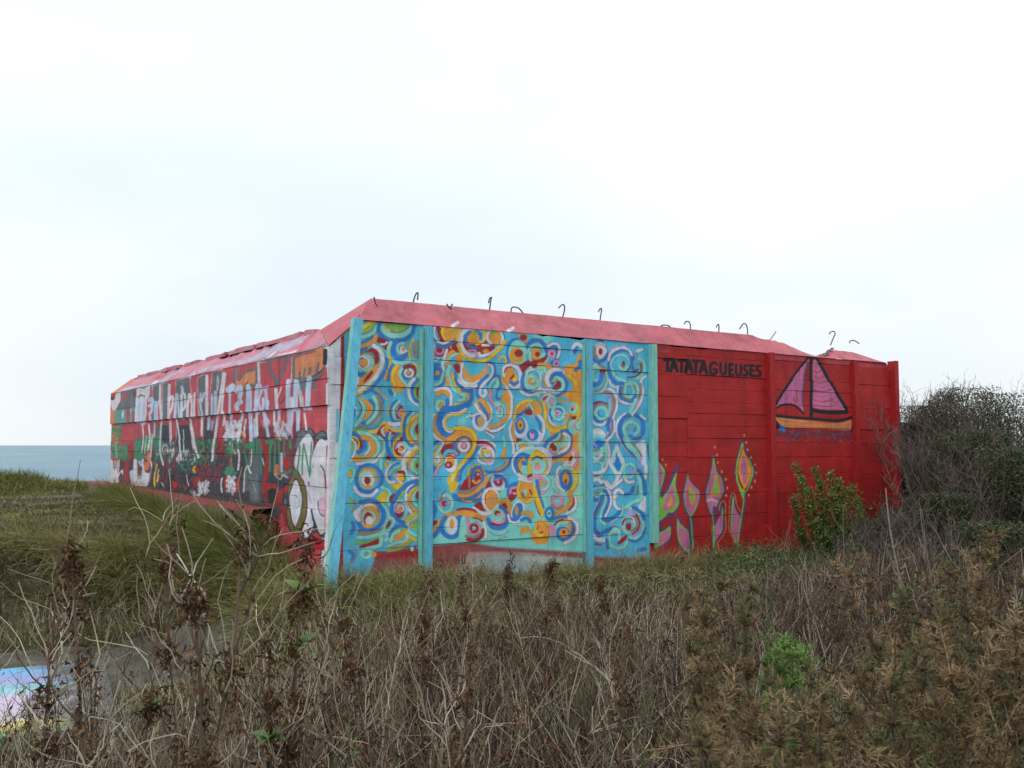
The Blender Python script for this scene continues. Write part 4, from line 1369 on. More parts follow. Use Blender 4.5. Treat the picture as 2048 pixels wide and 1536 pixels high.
# ---- left wall
RUN('''
@ - 0 0 1
F s 186 560 652 560 650 1200 186 1200
F z 760 560 1830 560 1830 734 1772 727 1310 687.5 722 641.5 697 654 680 640
F v 186 560 790 560 735 600 700 652 655 691 223 788.5 186 797
H z 640 640 760 570 760 600 700 655 640 670
T w 8 905 652 915 645
T w 8 1016 662 1026 656
F h 250 775 300 768 340 752 330 768 280 780 232 786
T N 14 228 782 245 768 262 758
T h 8 400 742 440 730 480 722
T h 10 480 728 520 708 560 690
T h 12 500 718 550 700 600 682
T h 9 560 700 600 680 620 668
T h 8 330 758 350 745 366 742
F w 298 772 312 766 332 745 328 744
F h 358 762 372 754 392 741 388 752 384 756
F w 392 741 384 755 386 756
S w 2.2 523 724 546 706 552 704
S w 2.6 556 710 585 704 600 696
S x 3 522 727 560 717 590 708
H R 305 758 330 742 340 741 318 760
H s 590 700 620 668 640 660 600 704
S d 6 596 710 630 699 660 682 680 664 700 650
S O 5 640 702 665 688 685 670 702 655
F f 222 860 640 800 640 1040 222 975
H D 300 930 560 900 560 1040 300 985
H s 222 855 640 780 640 840 300 880 222 930
F w 655 600 684 600 681 800 664 1200 640 1200 651 800
@ - 210 740 10.667
F O 70 520 150 500 240 900 230 1180 60 1180
F e 240 860 700 770 690 1150 235 1180
F d 370 470 700 400 690 780 250 860 360 700
S s 50 430 470 440 620
S s 46 470 480 470 640
S s 80 520 830 515 1150
S s 60 640 900 640 1150
E R 650 510 26 60
C w 250 520 350 450 360 640 300 760 240 870 190 860 150 700 160 620 230 610
E k 190 600 42 42
E r 205 570 36 44
F w 400 900 430 820 435 980 405 1050 380 960
F w 570 850 595 840 585 960
C w 700 420 780 380 860 410 920 350 990 330 990 500 960 600 900 620 870 560 800 520 740 560 730 700 690 1130 680 1120 700 600
C W 730 600 800 540 870 600 880 1120 720 1120
S d 34 740 580 800 545 870 560
S w 46 810 580 800 1120
S w 46 700 600 690 1120
S w 51 890 600 905 900 870 1100
F d 1040 350 1185 300 1185 600 1150 700 1130 1090 1040 1100 1060 620
S w 18 1040 345 1190 288
S w 14 1040 350 1035 580
S W 77 970 650 1030 610 1040 720 980 760
S W 64 1030 700 1035 860 990 950 1010 1080
S w 58 1210 320 1210 640 1235 1060
S W 56 1110 680 1100 1070
S W 51 1190 640 1150 760 1150 1060
F d 1265 290 1385 265 1370 1060 1260 1075
S w 14 1262 285 1390 255
S w 14 1262 300 1262 1060
S w 64 1410 320 1400 600 1395 1050
S w 56 1400 640 1480 560 1470 780 1400 960
F d 1545 220 1840 165 1850 560 1790 780 1760 1030 1530 1045
S w 12 1545 230 1540 1040
S w 14 1545 220 1700 180 1840 150 1870 400 1900 560
S W 64 1575 520 1545 700 1525 1040
S W 51 1590 560 1600 800 1615 1030
S w 64 1670 540 1660 1040
S w 56 1680 480 1745 540 1740 780 1680 860
S W 64 1680 360 1700 470
S w 64 1845 520 1800 760 1795 1020
S w 51 1880 560 1890 800 1880 1010
S w 46 1950 520 1940 800 1940 1000
S w 12 2008 160 1995 400 2035 1000
@ - 390 700 10.667
F d 95 580 255 510 250 900 240 1410 120 1420
F d 410 480 640 440 560 900 480 1380 330 1400 400 900
F O 900 350 930 350 940 640 1100 500 1340 440 1340 720 1250 720 1180 760 1060 860 900 760
S d 46 875 360 870 560 880 740
S d 46 945 350 940 500 960 640 1030 590 1100 490 1200 430 1340 390 1370 360
S d 60 1370 370 1370 600 1340 760 1260 780
S D 26 1080 780 1170 700
S d 60 1080 850 1180 790 1270 760
S d 80 1080 960 1180 1000 1240 1100
S w 64 1400 260 1410 420 1420 700
S w 26 1400 240 1560 150 1680 70
S w 16 90 590 260 510
S w 14 95 600 110 1000 130 1420
S w 18 410 470 640 420
S w 14 410 480 360 900 330 1180 300 1410
S w 72 290 560 290 900 290 1410
S w 64 650 500 600 900 520 1390
S w 51 690 500 640 960 600 1390
S w 22 520 540 510 760 520 860 550 700 530 560
S W 51 160 930 150 1160 200 1420
S W 56 240 920 180 1090
S W 51 400 960 400 1400
S W 77 480 900 470 1390
S w 44 30 920 10 1420
S W 141 760 850 840 780
S W 59 780 880 770 1360
S W 102 910 880 1000 790 1020 900 990 1010
S W 72 1010 940 990 1080
S W 115 1010 1110 930 1170 930 1250
S W 84 1180 760 1170 1000 1150 1330
S W 56 1220 800 1230 1000 1230 1320
S W 90 1390 760 1350 950 1340 1330
S W 72 1440 760 1450 880 1390 1080 1440 1290 1560 1536
S W 77 1540 840 1560 1060 1580 1280
S W 64 1510 820 1660 780
S W 115 1580 1130 1640 1130
S W 72 1500 1040 1490 1240
S W 72 1770 850 1770 1100 1790 1500
S W 26 1890 800 1830 980 1790 1040
S W 64 1810 1080 1850 1260
S W 102 2030 700 2010 1100 2010 1500
@ - 540 680 10.667
F s 20 400 1240 300 1240 1500 20 1500
S d 80 -100 420 100 400 300 380 500 340
S d 60 0 440 60 640 140 800 180 960
S d 60 400 440 340 640 250 830 190 980
S w 20 515 380 510 600 500 900
F O 580 400 700 340 900 300 1200 200 1250 180 1210 520 1160 640 1060 700 960 760 900 770 860 800 760 800 700 780 620 830 580 820
S d 60 550 400 550 700 540 1200
F D 560 820 700 800 860 820 1000 760 1150 640 1210 560 1220 700 1140 800 1000 870 900 900 700 1100 600 1000
F d 560 840 700 800 860 820 1000 780 1150 680 1200 620 1180 720 1120 790 1000 850 1020 980 1050 1040 900 1060 760 1120 620 1000
S d 50 670 800 690 690
S d 50 770 790 800 610
S d 50 890 770 915 600
S d 50 1050 700 1090 500
S k 90 1230 230 1230 380 1220 500
S d 30 600 290 800 270 1000 200 1200 110 1330 20
S O 50 1050 220 1200 140 1400 10
S W 102 600 880 600 1100 590 1500
S W 77 640 900 690 1150 750 1500
S W 115 900 810 870 1000 850 1500
S W 102 440 880 430 1100 430 1500
S w 90 520 1250 530 1480
S w 77 170 1060 180 1300 200 1500
S w 38 290 1010 230 1180 200 1250
S k 18 380 1200 330 1290 240 1360
S s 60 1180 800 1230 600 1250 900
S x 60 700 1180 740 1240 740 1400
@ - 210 850 10.667
H O 110 0 340 0 340 700 110 730
X G 60 40 120 20 330 640 1.6
X G 60 40 340 400 520 700 1.6
F s 350 0 680 0 640 380 350 380
H R 480 350 600 350 600 700 560 720 540 1200 400 1160 400 780 480 760
H D 320 800 400 780 390 1200 300 1200
H d 1020 0 1350 0 1350 500 1020 500
H D 490 780 620 700 600 1240 520 1200
X s 60 40 360 20 660 380 1.6
C w 105 750 160 760 190 940 240 1060 300 1180 260 1240 110 1240 95 900
S w 30 210 760 210 900 230 1040
S w 34 260 760 250 900 240 1080
S w 30 300 740 290 920 260 1100
S w 30 370 960 370 1040
S w 34 350 980 300 1040 270 1120
S G 40 240 440 240 560 230 700
S a 20 240 420 240 700
C w 610 740 700 700 690 860 740 1100 790 900 820 820 860 1000 960 1030 980 1120 900 1300 700 1300 610 1260 600 1000
S W 60 700 730 780 860 800 720
S d 24 700 760 700 1000 720 1140 770 1100 790 950
S a 40 670 520 660 680
S a 40 770 470 770 700
C W 560 960 600 960 600 1300 560 1260 520 1020
X G 90 44 650 290 820 680 1.4
X G 60 44 860 230 1000 480 1.4
X G 60 40 1010 220 1210 420 1.4
S a 36 880 240 860 400 840 600
F N 830 780 960 780 940 940 880 980 830 960
X O 30 30 860 400 960 700 1.6
S w 36 1000 200 990 440 970 700 990 900 960 1100
H D 980 900 1040 880 1030 1330 930 1330
F W 1080 520 1160 520 1160 660 1080 660
S y 40 1110 830 1080 980 1060 1120 1060 1300
S o 40 1130 920 1150 1060 1120 1200
F R 1200 880 1240 880 1260 1250 1210 1240
F R 1310 840 1360 840 1350 1240 1300 1240
F D 1200 0 1360 0 1360 380 1200 380
F D 1525 0 1780 0 1870 520 1740 640 1700 540 1520 560
S w 40 1390 0 1390 200 1400 460
S w 12 1515 0 1510 300 1510 600
S w 26 1660 100 1680 400 1690 720
S w 50 1810 0 1850 200 1900 500
S w 26 1360 600 1370 850 1400 1040
S w 40 1460 380 1470 600
F R 1430 1000 1580 1060 1600 1400 1460 1400 1420 1300
F R 1680 1060 1730 1080 1760 1360 1690 1380
F R 1830 1080 1960 1100 1960 1320 1860 1340
F R 1440 640 1510 640 1520 980 1440 960
S D 60 1640 1080 1640 1300 1600 1420
S D 60 1780 1100 1800 1280 1780 1420
X G 60 40 1040 340 1500 760 1.3
X G 80 40 1520 500 2040 980 1.2
S G 40 1240 420 1400 560 1480 740
S G 46 1560 800 1700 960 1840 900 1980 780
X D 60 26 1040 300 2040 980 1.6
X w 26 26 1520 540 1740 720 2.2
X w 20 26 1760 540 1960 820 2.2
X w 24 26 1200 380 1440 640 2.6
S y 110 1900 920 1920 970
X w 90 30 1880 1380 2040 1480 .8
X k 90 34 1200 1040 2000 1440 1.6
X D 90 34 1000 600 2000 1100 1.6
X N 26 30 1980 1100 2048 1300 1.4
S w 26 1740 1060 1760 1200 1790 1300
S w 16 1130 960 1120 1220
S w 30 1210 1230 1250 1310
@ - 390 840 10.667
H D 170 0 440 0 380 440 330 860 200 640 180 300
H s 0 0 150 0 150 420 0 420
H s 500 0 610 0 620 440 520 560 460 440
F R 640 0 730 0 710 330 650 380
F R 500 440 590 380 590 700 540 900
F R 700 680 780 660 780 980 700 1000
F R 860 1260 970 1240 960 1536 860 1536
C R 640 1200 690 1190 700 1400 660 1500 620 1400
S w 40 460 0 420 300 380 600 350 880
S w 16 160 0 160 300 180 660
X w 110 40 640 0 960 380 2.2
X w 60 40 690 240 800 620 2.2
S w 50 1080 0 1050 200 1060 380
S w 50 1190 80 1190 400
S W 90 1280 0 1280 200 1280 360
H W 300 0 420 0 370 240 320 220
H O 980 250 1050 250 1080 480 1000 440
F R 1090 340 1160 180 1180 400 1190 460 1060 520
H d 1200 380 1400 380 1400 1536 1000 1536 1060 1000
X G 70 40 0 400 460 960 1.3
X G 50 40 620 400 1060 700 1.3
X D 50 30 0 400 1060 1000 1.8
S G 46 780 420 760 700 780 1100
S G 46 60 440 200 560 60 760
F G 1100 500 1320 440 1340 700 1220 740 1200 600 1120 640
S G 50 1090 520 1060 700 1100 900 1080 1080
S G 90 1120 1180 1230 1240
S G 46 1400 460 1400 800 1400 1300
F G 1480 440 1670 400 1670 520 1490 520
S G 60 1620 480 1580 760 1580 1080
X G 40 46 640 1000 880 1150 .8
X D 160 40 0 900 620 1500 1.6
X w 90 34 680 1180 860 1536 1.4
X w 90 34 60 1280 260 1536 1.4
S w 40 580 1240 560 1380 580 1536
S w 50 920 640 940 800 920 1060
S w 30 1210 640 1200 860 1180 980
S w 50 1130 980 1160 1080 1210 1160
S w 30 1100 1000 1060 1100 1050 1300 1040 1536
S w 26 1230 1320 1280 1536
S w 30 1430 820 1460 940 1500 1020
X R 60 34 0 900 620 1300 1.6
H O 1660 0 1900 0 1900 420 1690 420
H u 1420 0 1600 0 1600 120 1440 180
X W 40 40 1680 0 2040 300 3
S R 100 1440 480 1520 760 1520 960 1500 1200 1470 1536
S G 46 1700 460 1690 760 1680 1100
S G 46 1780 440 1790 800 1830 1160
S G 46 1900 440 1900 700 1980 880 2030 960
S G 60 2030 440 2040 600
C N 1700 960 1780 960 1800 1160 1760 1180 1680 1140
C R 1900 780 2010 860 2010 1060 1960 1080 1900 980
S G 70 1900 1100 1980 1130 2040 1080
C D 1520 1300 1560 1200 1650 1150 1720 1190 1810 1270 1880 1190 1980 1230 2010 1340 1800 1360
S x 40 1680 1150 1750 1200 1810 1260 1870 1160 1980 1220
F R 1520 1360 2000 1380 1960 1500 1720 1440 1540 1536
C D 1620 1500 1700 1450 1760 1536
C D 1740 1390 1900 1400 1820 1480
S W 60 1840 720 1840 900 1840 1100
@ - 540 820 10.667
F s 680 0 1240 0 1230 560 1000 520 900 400 680 380
C D 560 560 680 410 760 440 860 370 960 520 1080 440 1190 470 1220 640 1000 640 760 600 560 900 540 740
C d 580 560 690 420 780 480 870 400 960 560 1080 470 1160 490 1180 560 1000 620 900 560 560 820
F u 360 60 480 60 480 500 400 480
F W 560 0 660 0 640 440 560 460
S w 50 740 80 760 240 780 420
C w 560 1270 520 1150 560 900 640 700 760 540 840 520 910 620 930 760 890 1000 880 1100 860 1500 720 1500 600 1280
C w 1080 620 1160 640 1210 740 1190 1000 1200 1536 900 1536 880 1100 960 800 1020 680
S G 34 630 760 630 980 590 1260
S G 34 720 730 700 1000 690 1380
S G 34 725 740 790 1060 870 1500
S G 34 890 680 870 1000 860 1300 860 1500
C G 500 1280 580 1260 600 1340 560 1430 500 1380
S d 16 940 1170 890 1260 880 1340
S D 26 1090 1180 1160 1300 1170 1440
S S 26 1215 780 1215 960 1200 1200 1195 1400
F w 1230 0 1420 0 1380 900 1340 1536 1200 1536 1240 700
H c 1400 0 1500 0 1470 700 1400 700
S r 24 1220 760 1210 960
@ - 0 0 1
S w 3 284 850 286 880 283 905
S w 4 297 848 299 876 296 900
S W 4 309 846 308 874
S w 4 322 843 320 900 326 930
S w 5 340 840 341 880
S w 4 352 838 358 875 362 920
S w 5 379 835 388 880 396 915
S w 5 404 832 403 870
S W 6 417 830 416 858
S w 6 436 826 430 870 424 920
S w 5 450 824 446 850
S W 6 462 826 462 866
S w 6 486 824 476 880
S W 8 500 822 502 880
S w 6 512 820 514 870
S W 7 527 822 536 872
S w 5 548 820 548 850
S W 8 584 822 582 850
@ - 500 950 10.667
F d 0 -40 260 0 260 600 0 560
H D 180 -20 270 0 270 600 200 590
S x 20 50 160 90 260 130 360
C R 280 0 360 0 330 160 310 350 340 500 400 620 330 620 290 450 270 200
C D 380 60 560 0 840 60 840 180 740 240 500 180 360 150
F R 360 170 780 190 760 340 690 450 700 640 540 640 400 600 350 400
C k 380 330 480 280 560 320 580 420 520 580 410 590 380 460
C D 540 190 760 200 680 290 620 330
S x 36 520 0 640 90 690 10 820 60
F R 540 650 780 680 820 1060 760 1100 700 900 680 720
C D 700 420 760 380 830 420 840 560 800 650 700 630 680 520
C d 720 520 800 520 800 640 720 620
C D 800 300 880 80 980 30 1120 80 1190 200 1210 480 1210 800 1140 1130 1060 1250 900 1230 800 1080 770 700
C B 810 280 900 60 980 -20 1100 60 1170 240 1200 500 1190 800 1120 1080 1020 1240 900 1200 830 1060 790 800 820 640
C D 870 280 940 100 1010 80 1080 250 1120 420 1120 640 1090 820 1060 960 960 1110 890 1010 860 800 820 600 820 440
C w 900 260 950 130 1010 120 1060 260 1110 480 1090 720 1070 860 1000 1060 960 1090 910 980 880 780 835 600 840 440
S d 18 880 430 980 440 1020 500
S d 14 1040 520 1040 640 1000 720
C D 1070 1230 1200 1440 1340 1280 1350 1150 1480 1300 1600 1350 1640 1290 1420 950 1340 900
C w 1120 0 1300 300 1340 700 1350 1080 1280 1260 1190 1350 1090 1260 1150 1080 1220 800 1210 400 1160 150
C w 1300 0 1600 0 1600 1000 1580 1230 1500 1260 1440 1160 1380 960 1300 760 1330 640 1280 300
C u 1460 520 1600 480 1600 840 1520 820 1450 640
S D 20 1440 560 1450 700 1500 830 1600 890
S D 40 1310 740 1350 960 1420 1110
S x 50 1480 1180 1560 1180
S d 14 1230 380 1300 600
F w 1600 -40 1800 -40 1700 1536 1600 1536
S r 40 1610 0 1620 300
S S 26 1610 300 1605 700 1600 1200
F R 1160 1500 1340 1290 1460 1310 1600 1380 1600 1600 1130 1600
C c 1060 1560 1160 1480 1240 1540 1260 1600
''')
_k = np.array([1, 3, 1], np.float32) / 5
for ax in (0, 1, 0, 1):                                            # spray paint has no hard edge
    cv = (_k[0] * np.roll(cv, 1, ax) + _k[1] * cv + _k[2] * np.roll(cv, -1, ax))
_fl = (fbm(_xx / 60.0 + 1, _yy / 40.0, 4) * .22 + (_grn - .5) * .10).astype(np.float32)[..., None]
cv = cv * (1 + _fl) + 6 * np.abs(_fl)
def warp(name, o, ua, va, us, vs_, n_u, n_v, quad=None):
    """carry the painted sheet to a wall: texel (i,j) sits at o + ua*u + va*v"""
    if quad is None:
        uu, vv = np.meshgrid(us[0] + (np.arange(n_u) + .5) / n_u * (us[1] - us[0]), vs_[0] + (np.arange(n_v) + .5) / n_v * (vs_[1] - vs_[0]))
        P = np.asarray(o) + uu[..., None] * ua + vv[..., None] * va
    else:
        a, b = np.meshgrid((np.arange(n_u) + .5) / n_u, (np.arange(n_v) + .5) / n_v); a = a[..., None]; b = b[..., None]
        P = (quad[0] * (1 - a) + quad[1] * a) * (1 - b) + (quad[2] * (1 - a) + quad[3] * a) * b
    x, y = project(P); x = ((x - MX0) * MS).clip(0, MW - 2); y = ((y - MY0) * MS).clip(0, MH - 2)
    xi = x.astype(int); yi = y.astype(int); fx = (x - xi)[..., None]; fy = (y - yi)[..., None]
    A = cv[yi, xi] * (1 - fx) * (1 - fy) + cv[yi, xi + 1] * fx * (1 - fy) + cv[yi + 1, xi] * (1 - fx) * fy + cv[yi + 1, xi + 1] * fx * fy
    img = bpy.data.images.new(name, n_u, n_v)
    px = np.ones((n_v, n_u, 4), np.float32); px[..., :3] = l2s(s2l(A) * 1.06)
    img.pixels.foreach_set(px.ravel()); img.update(); img.pack()
    return img
ZV = np.array([0, 0, 1.0])
IMG_F = warp('front_mural', C0, UD, ZV, (0, 9.4), (0, 3.0), 2200, 700)
IMG_L = warp('side_mural', C0, WD, ZV, (0, 10.7), (0, 3.0), 1700, 700)
# ------------------------------------------------------------ wall materials
def wall_mat(name, img, su, sz, scale=1.0, bumpd=.006, gscale=70, rough_below=None):
    m, t, b, o = mat_new(name)
    uv = N(t, 'ShaderNodeUVMap'); uv.uv_map = 'UVMap'
    im = N(t, 'ShaderNodeTexImage'); im.image = img; im.interpolation = 'Linear'; im.extension = 'EXTEND'
    t.links.new(uv.outputs[0], im.inputs[0])
    n1 = noise_node(t, 3.0, 6, .65); n2 = noise_node(t, gscale, 3, .6)
    mr = N(t, 'ShaderNodeMapRange'); mr.inputs[1].default_value = .3; mr.inputs[2].default_value = .7; mr.inputs[3].default_value = .84; mr.inputs[4].default_value = 1.14
    t.links.new(n1.outputs[0], mr.inputs[0])
    s = N(t, 'ShaderNodeVectorMath', operation='SCALE'); t.links.new(im.outputs[0], s.inputs[0]); t.links.new(mr.outputs[0], s.inputs['Scale'])
    st = noise_node(t, 1.0, 5, .7, 'Object', (7, 7, .55)); ms = N(t, 'ShaderNodeMapRange'); ms.inputs[1].default_value = .48; ms.inputs[2].default_value = .78; ms.inputs[3].default_value = 1.04; ms.inputs[4].default_value = .62
    t.links.new(st.outputs[0], ms.inputs[0]); s2_ = N(t, 'ShaderNodeVectorMath', operation='SCALE'); t.links.new(s.outputs[0], s2_.inputs[0]); t.links.new(ms.outputs[0], s2_.inputs['Scale']); s = s2_
    # bare-concrete flecks where paint has come off
    fl = noise_node(t, 26, 5, .7); r = ramp(t, fl.outputs[0], [(.665, (0, 0, 0)), (.70, (1, 1, 1))])
    mx = N(t, 'ShaderNodeMixRGB'); mx.inputs[2].default_value = (.20, .19, .18, 1)
    ml = N(t, 'ShaderNodeMath', operation='MULTIPLY'); ml.inputs[1].default_value = .6; t.links.new(r.outputs[0], ml.inputs[0])
    t.links.new(ml.outputs[0], mx.inputs[0]); t.links.new(s.outputs[0], mx.inputs[1]); t.links.new(mx.outputs[0], b.inputs['Base Color'])
    b.inputs['Roughness'].default_value = .62; b.inputs['Specular IOR Level'].default_value = .3
    g = noise_node(t, 1.0, 5, .65, 'Object', (gscale, gscale, gscale * 1.6)); bp = bump(t, b, g.outputs[0], bumpd, .8)
    g2 = noise_node(t, 9.0, 5, .6); bump(t, b, g2.outputs[0], bumpd * 2.2, .7, bp)
    return m
M_FRONT = wall_mat('painted_front', IMG_F, 9.4, 3.0, bumpd=.005, gscale=60)
M_SIDE = wall_mat('painted_side', IMG_L, 10.7, 3.0, bumpd=.008, gscale=50)
M_SIDER = wall_mat('painted_roughcast', IMG_L, 10.7, 3.0, bumpd=.022, gscale=24)
def plain(name, stops, scale=4, rough=.75, bd=.006, gs=60, vs=None, spec=.3):
    m, t, b, o = mat_new(name); n = noise_node(t, scale, 6, .65, 'Object', vs); r = ramp(t, n.outputs[0], stops)
    t.links.new(r.outputs[0], b.inputs['Base Color']); b.inputs['Roughness'].default_value = rough; b.inputs['Specular IOR Level'].default_value = spec
    g = noise_node(t, gs, 4, .6); bump(t, b, g.outputs[0], bd, .8); return m
PINK = s2l((214, 92, 100)); PINK2 = s2l((222, 130, 146)); DRED = s2l((150, 30, 34))
M_PINK = plain('pink_paint', [(.25, tuple(s2l((168, 74, 84)))), (.5, tuple(s2l((178, 90, 100)))), (.72, tuple(s2l((182, 112, 126))))], 2.2, .6, .006, 70, (1, 1, 3))
M_PINKL = plain('faded_pink_paint', [(.3, tuple(s2l((150, 60, 70)))), (.45, tuple(s2l((180, 104, 118)))), (.62, tuple(s2l((180, 126, 140)))), (.74, tuple(s2l((140, 134, 148))))], 2.6, .65, .008, 60)
M_CONC = plain('bare_concrete', [(.3, (.16, .15, .135)), (.55, (.27, .255, .23)), (.8, (.36, .345, .32))], 5, .9, .012, 40, spec=.2)
M_BREAK = plain('broken_red_concrete', [(.35, (.04, .02, .02)), (.55, (.20, .035, .035)), (.75, (.30, .09, .08))], 9, .85, .03, 18, spec=.2)
M_CYAN = plain('cyan_post_paint', [(.24, (.09, .07, .06)), (.31, tuple(s2l((84, 160, 186)))), (.6, tuple(s2l((100, 186, 214))))], 11, .5, .004, 50, (3, 3, .6))
M_AQUA = plain('aqua_post_paint', [(.26, (.10, .08, .07)), (.33, tuple(s2l((108, 172, 164)))), (.62, tuple(s2l((132, 204, 192))))], 11, .5, .004, 50, (3, 3, .6))
M_REDP = plain('red_post_paint', [(.25, (.12, .02, .02)), (.4, tuple(s2l((150, 30, 34)))), (.66, tuple(s2l((176, 40, 42)))), (.8, (.22, .16, .13))], 14, .6, .004, 60, (4, 4, .7))
M_RUST = plain('blue_grey_rebar', [(.3, (.05, .045, .07)), (.6, (.09, .09, .16)), (.85, (.14, .08, .06))], 30, .7, .001, 200)

# ------------------------------------------------------------ the bunker
def pt(u, t, z): return C0 + UD * u + WD * t + np.array([0, 0, z])
LW = 10.52; UE = 9.30; EF = EYE + 1.268; EL = EYE + .983; TF = EYE + 1.545; TL = EYE + 1.262
bunker = empty('bunker', tuple(C0 + np.array([0, 0, .3])), label='long concrete bunker covered in swirling blue and orange murals, red paint and graffiti', cat='bunker')
BO = C0 + np.array([0, 0, .3])
def V2L(V): return np.asarray(V, float) - BO
# solid core, 30 mm behind the board-marked face
def poly_mesh(name, V, F, mat, parent, uvf=None):
    me = bpy.data.meshes.new(name); V = V2L(V)
    me.from_pydata([tuple(v) for v in V], [], F); me.update(); me.materials.append(mat)
    o = bpy.data.objects.new(name, me); C.objects.link(o); o.parent = parent; return o
i = .045
core = [pt(i, i, ZB), pt(UE - i, i, ZB), pt(UE - i, LW - i, ZB), pt(i, LW - i, ZB), pt(i, i, EL - .02), pt(.31, i, EF - .02), pt(UE - .18, i, EF - .02), pt(UE - i, i, EF - .2), pt(UE - i, LW - i, EL - .1), pt(i, LW - i, EL - .03)]
poly_mesh('core', core, [(0, 3, 2, 1), (0, 1, 7, 6, 5, 4), (1, 2, 8, 7), (2, 3, 9, 8), (3, 0, 4, 9), (4, 5, 6, 7, 8, 9)], M_CONC, bunker)
# courses: every board mark of the shuttering stands a little proud of or behind its neighbour
def course(name, o, ua, n, u0, u1, z0, z1, proud, mat, parent, su, clip=None, seg=.09, rr=rng, wob=.004, thick=.06, gap=.0035):
    k = max(2, int((u1 - u0) / seg) + 1); us = np.linspace(u0 + gap * .4, u1 - gap * .4, k)
    ph = rr.uniform(0, 50)
    zb = z0 + gap * .5 + wob * (vnoise(us * 5 + ph, us * 0 + 1.5) - .5); zt = z1 - gap * .5 + wob * (vnoise(us * 5 + ph + 9, us * 0 + 4.5) - .5)
    if clip is not None: zt = np.minimum(zt, [clip(u) for u in us]); zb = np.minimum(zb, zt - .002)
    pr = proud + .004 * (vnoise(us * 1.7 + ph, us * 0 + 8) - .5) * 2
    bv = .003; rows = []
    for z, d in ((zb, -thick), (zb, 0 * us - bv), (zb + bv, None), (zt - bv, None), (zt, 0 * us - bv), (zt, -thick)):
        dd = pr if d is None else (pr + d)
        z = np.maximum(z, zb)
        rows.append(np.asarray(o)[None] + us[:, None] * ua + (np.zeros(k) + dd)[:, None] * n + np.stack([0 * us, 0 * us, z], 1))
    V = np.stack(rows, 0)                      # (6,k,3)
    idx = np.arange(6 * k).reshape(6, k)
    F = np.stack([idx[:-1, :-1], idx[:-1, 1:], idx[1:, 1:], idx[1:, :-1]], -1).reshape(-1, 4)
    ends = np.array([[idx[r, 0], idx[r + 1, 0], idx[5 - r - 1, 0], idx[5 - r, 0]] for r in (0, 1)] + [[idx[5 - r, -1], idx[5 - r - 1, -1], idx[r + 1, -1], idx[r, -1]] for r in (0, 1)])
    F = np.concatenate([F, ends])
    Vf = V.reshape(-1, 3); uu = ((Vf - np.asarray(o)) @ ua) / su; vv = Vf[:, 2] / 3.0
    if np.dot(np.cross(ua, [0, 0, 1]), n) < 0: F = F[:, ::-1]
    UV = np.stack([uu[F], vv[F]], -1)
    return mesh_np(name, V2L(Vf), [F], mat, parent, uv=[UV])
wallf = empty('wall'); wallf.parent = bunker
def zs(pxs): return [front_uz(x, y)[1] for x, y in pxs]
bays = [
 (0.0, 1.04, zs([(740, 716.9), (740, 771.9), (740, 821), (740, 882), (740, 916), (740, 955), (740, 1006), (740, 1060), (740, 1099)])),
 (1.04, 3.24, zs([(1000, 690), (1000, 727), (1000, 778), (1000, 829), (1000, 883), (1000, 916), (1000, 951), (1000, 998), (1000, 1049), (1000, 1080)])),
 (3.24, 4.27, zs([(1240, 700), (1240, 742), (1240, 788), (1240, 833.5), (1240, 884), (1240, 914), (1240, 949), (1240, 990), (1240, 1035), (1240, 1070)])),
 (4.27, 4.89, zs([(1340, 717), (1340, 750), (1340, 793), (1340, 837), (1340, 885), (1340, 914), (1340, 946), (1340, 985), (1340, 1030)])),
 (4.89, 6.44, zs([(1450, 717), (1450, 753), (1450, 780), (1450, 806), (1450, 828), (1450, 853), (1450, 877), (1450, 915), (1450, 949), (1450, 987), (1450, 1030), (1450, 1070)])),
 (6.44, 8.33, zs([(1600, 724), (1600, 760), (1600, 782), (1600, 811), (1600, 856), (1600, 886), (1600, 914), (1600, 947), (1600, 985), (1600, 1025)])),
 (8.33, UE, zs([(1740, 737), (1740, 770), (1740, 818), (1740, 860), (1740, 888), (1740, 914), (1740, 949), (1740, 985), (1740, 1020)]))]
def clipF(u):
    if u < .29: return EL + u * (EF - EL) / .285
    if u > UE - .16: return EF - (u - UE + .16) * 1.25
    for a_, b_, h_ in ((2.55, 3.2, .034), (4.55, 5.3, .022), (8.42, 8.75, .022), (.5, .9, .012)):
        if a_ < u < b_: return EF - h_ * float(vnoise(u * 9, 6.0)) - .004
    return EF
for u0, u1, zz in bays:
    zz = [EF] + sorted(zz, reverse=True) + [ZB]
    for a, b_ in zip(zz[:-1], zz[1:]):
        if a - b_ < .02: continue
        course('course', C0, UD, NF, u0, u1, b_, a, rng.uniform(-.008, .008), M_FRONT, wallf, 9.4, clipF)
walls = empty('wall'); walls.parent = bunker
lz_up = [EL, left_wz(275, 814)[1], 1.995]
for a, b_ in zip(lz_up[:-1], lz_up[1:]):
    for w0, w1 in ((0, 1.35), (1.35, 4.4), (4.4, LW)):
        course('course', C0, WD, NL, w0, w1, b_, a, .026 + rng.uniform(-.004, .004), M_SIDE, walls, 10.7)
lz = [1.995] + [left_wz(*p)[1] for p in ((535, 875.6), (570, 911), (520, 963), (590, 1013), (620, 1062))] + [ZB]
for a, b_ in zip(lz[:-1], lz[1:]):
    for w0, w1, m_ in ((0, 1.25, M_SIDE), (1.25, 2.2, M_SIDE), (2.2, LW, M_SIDER)):
        course('course', C0, WD, NL, w0, w1, b_, a, rng.uniform(-.005, .003), m_, walls, 10.7)
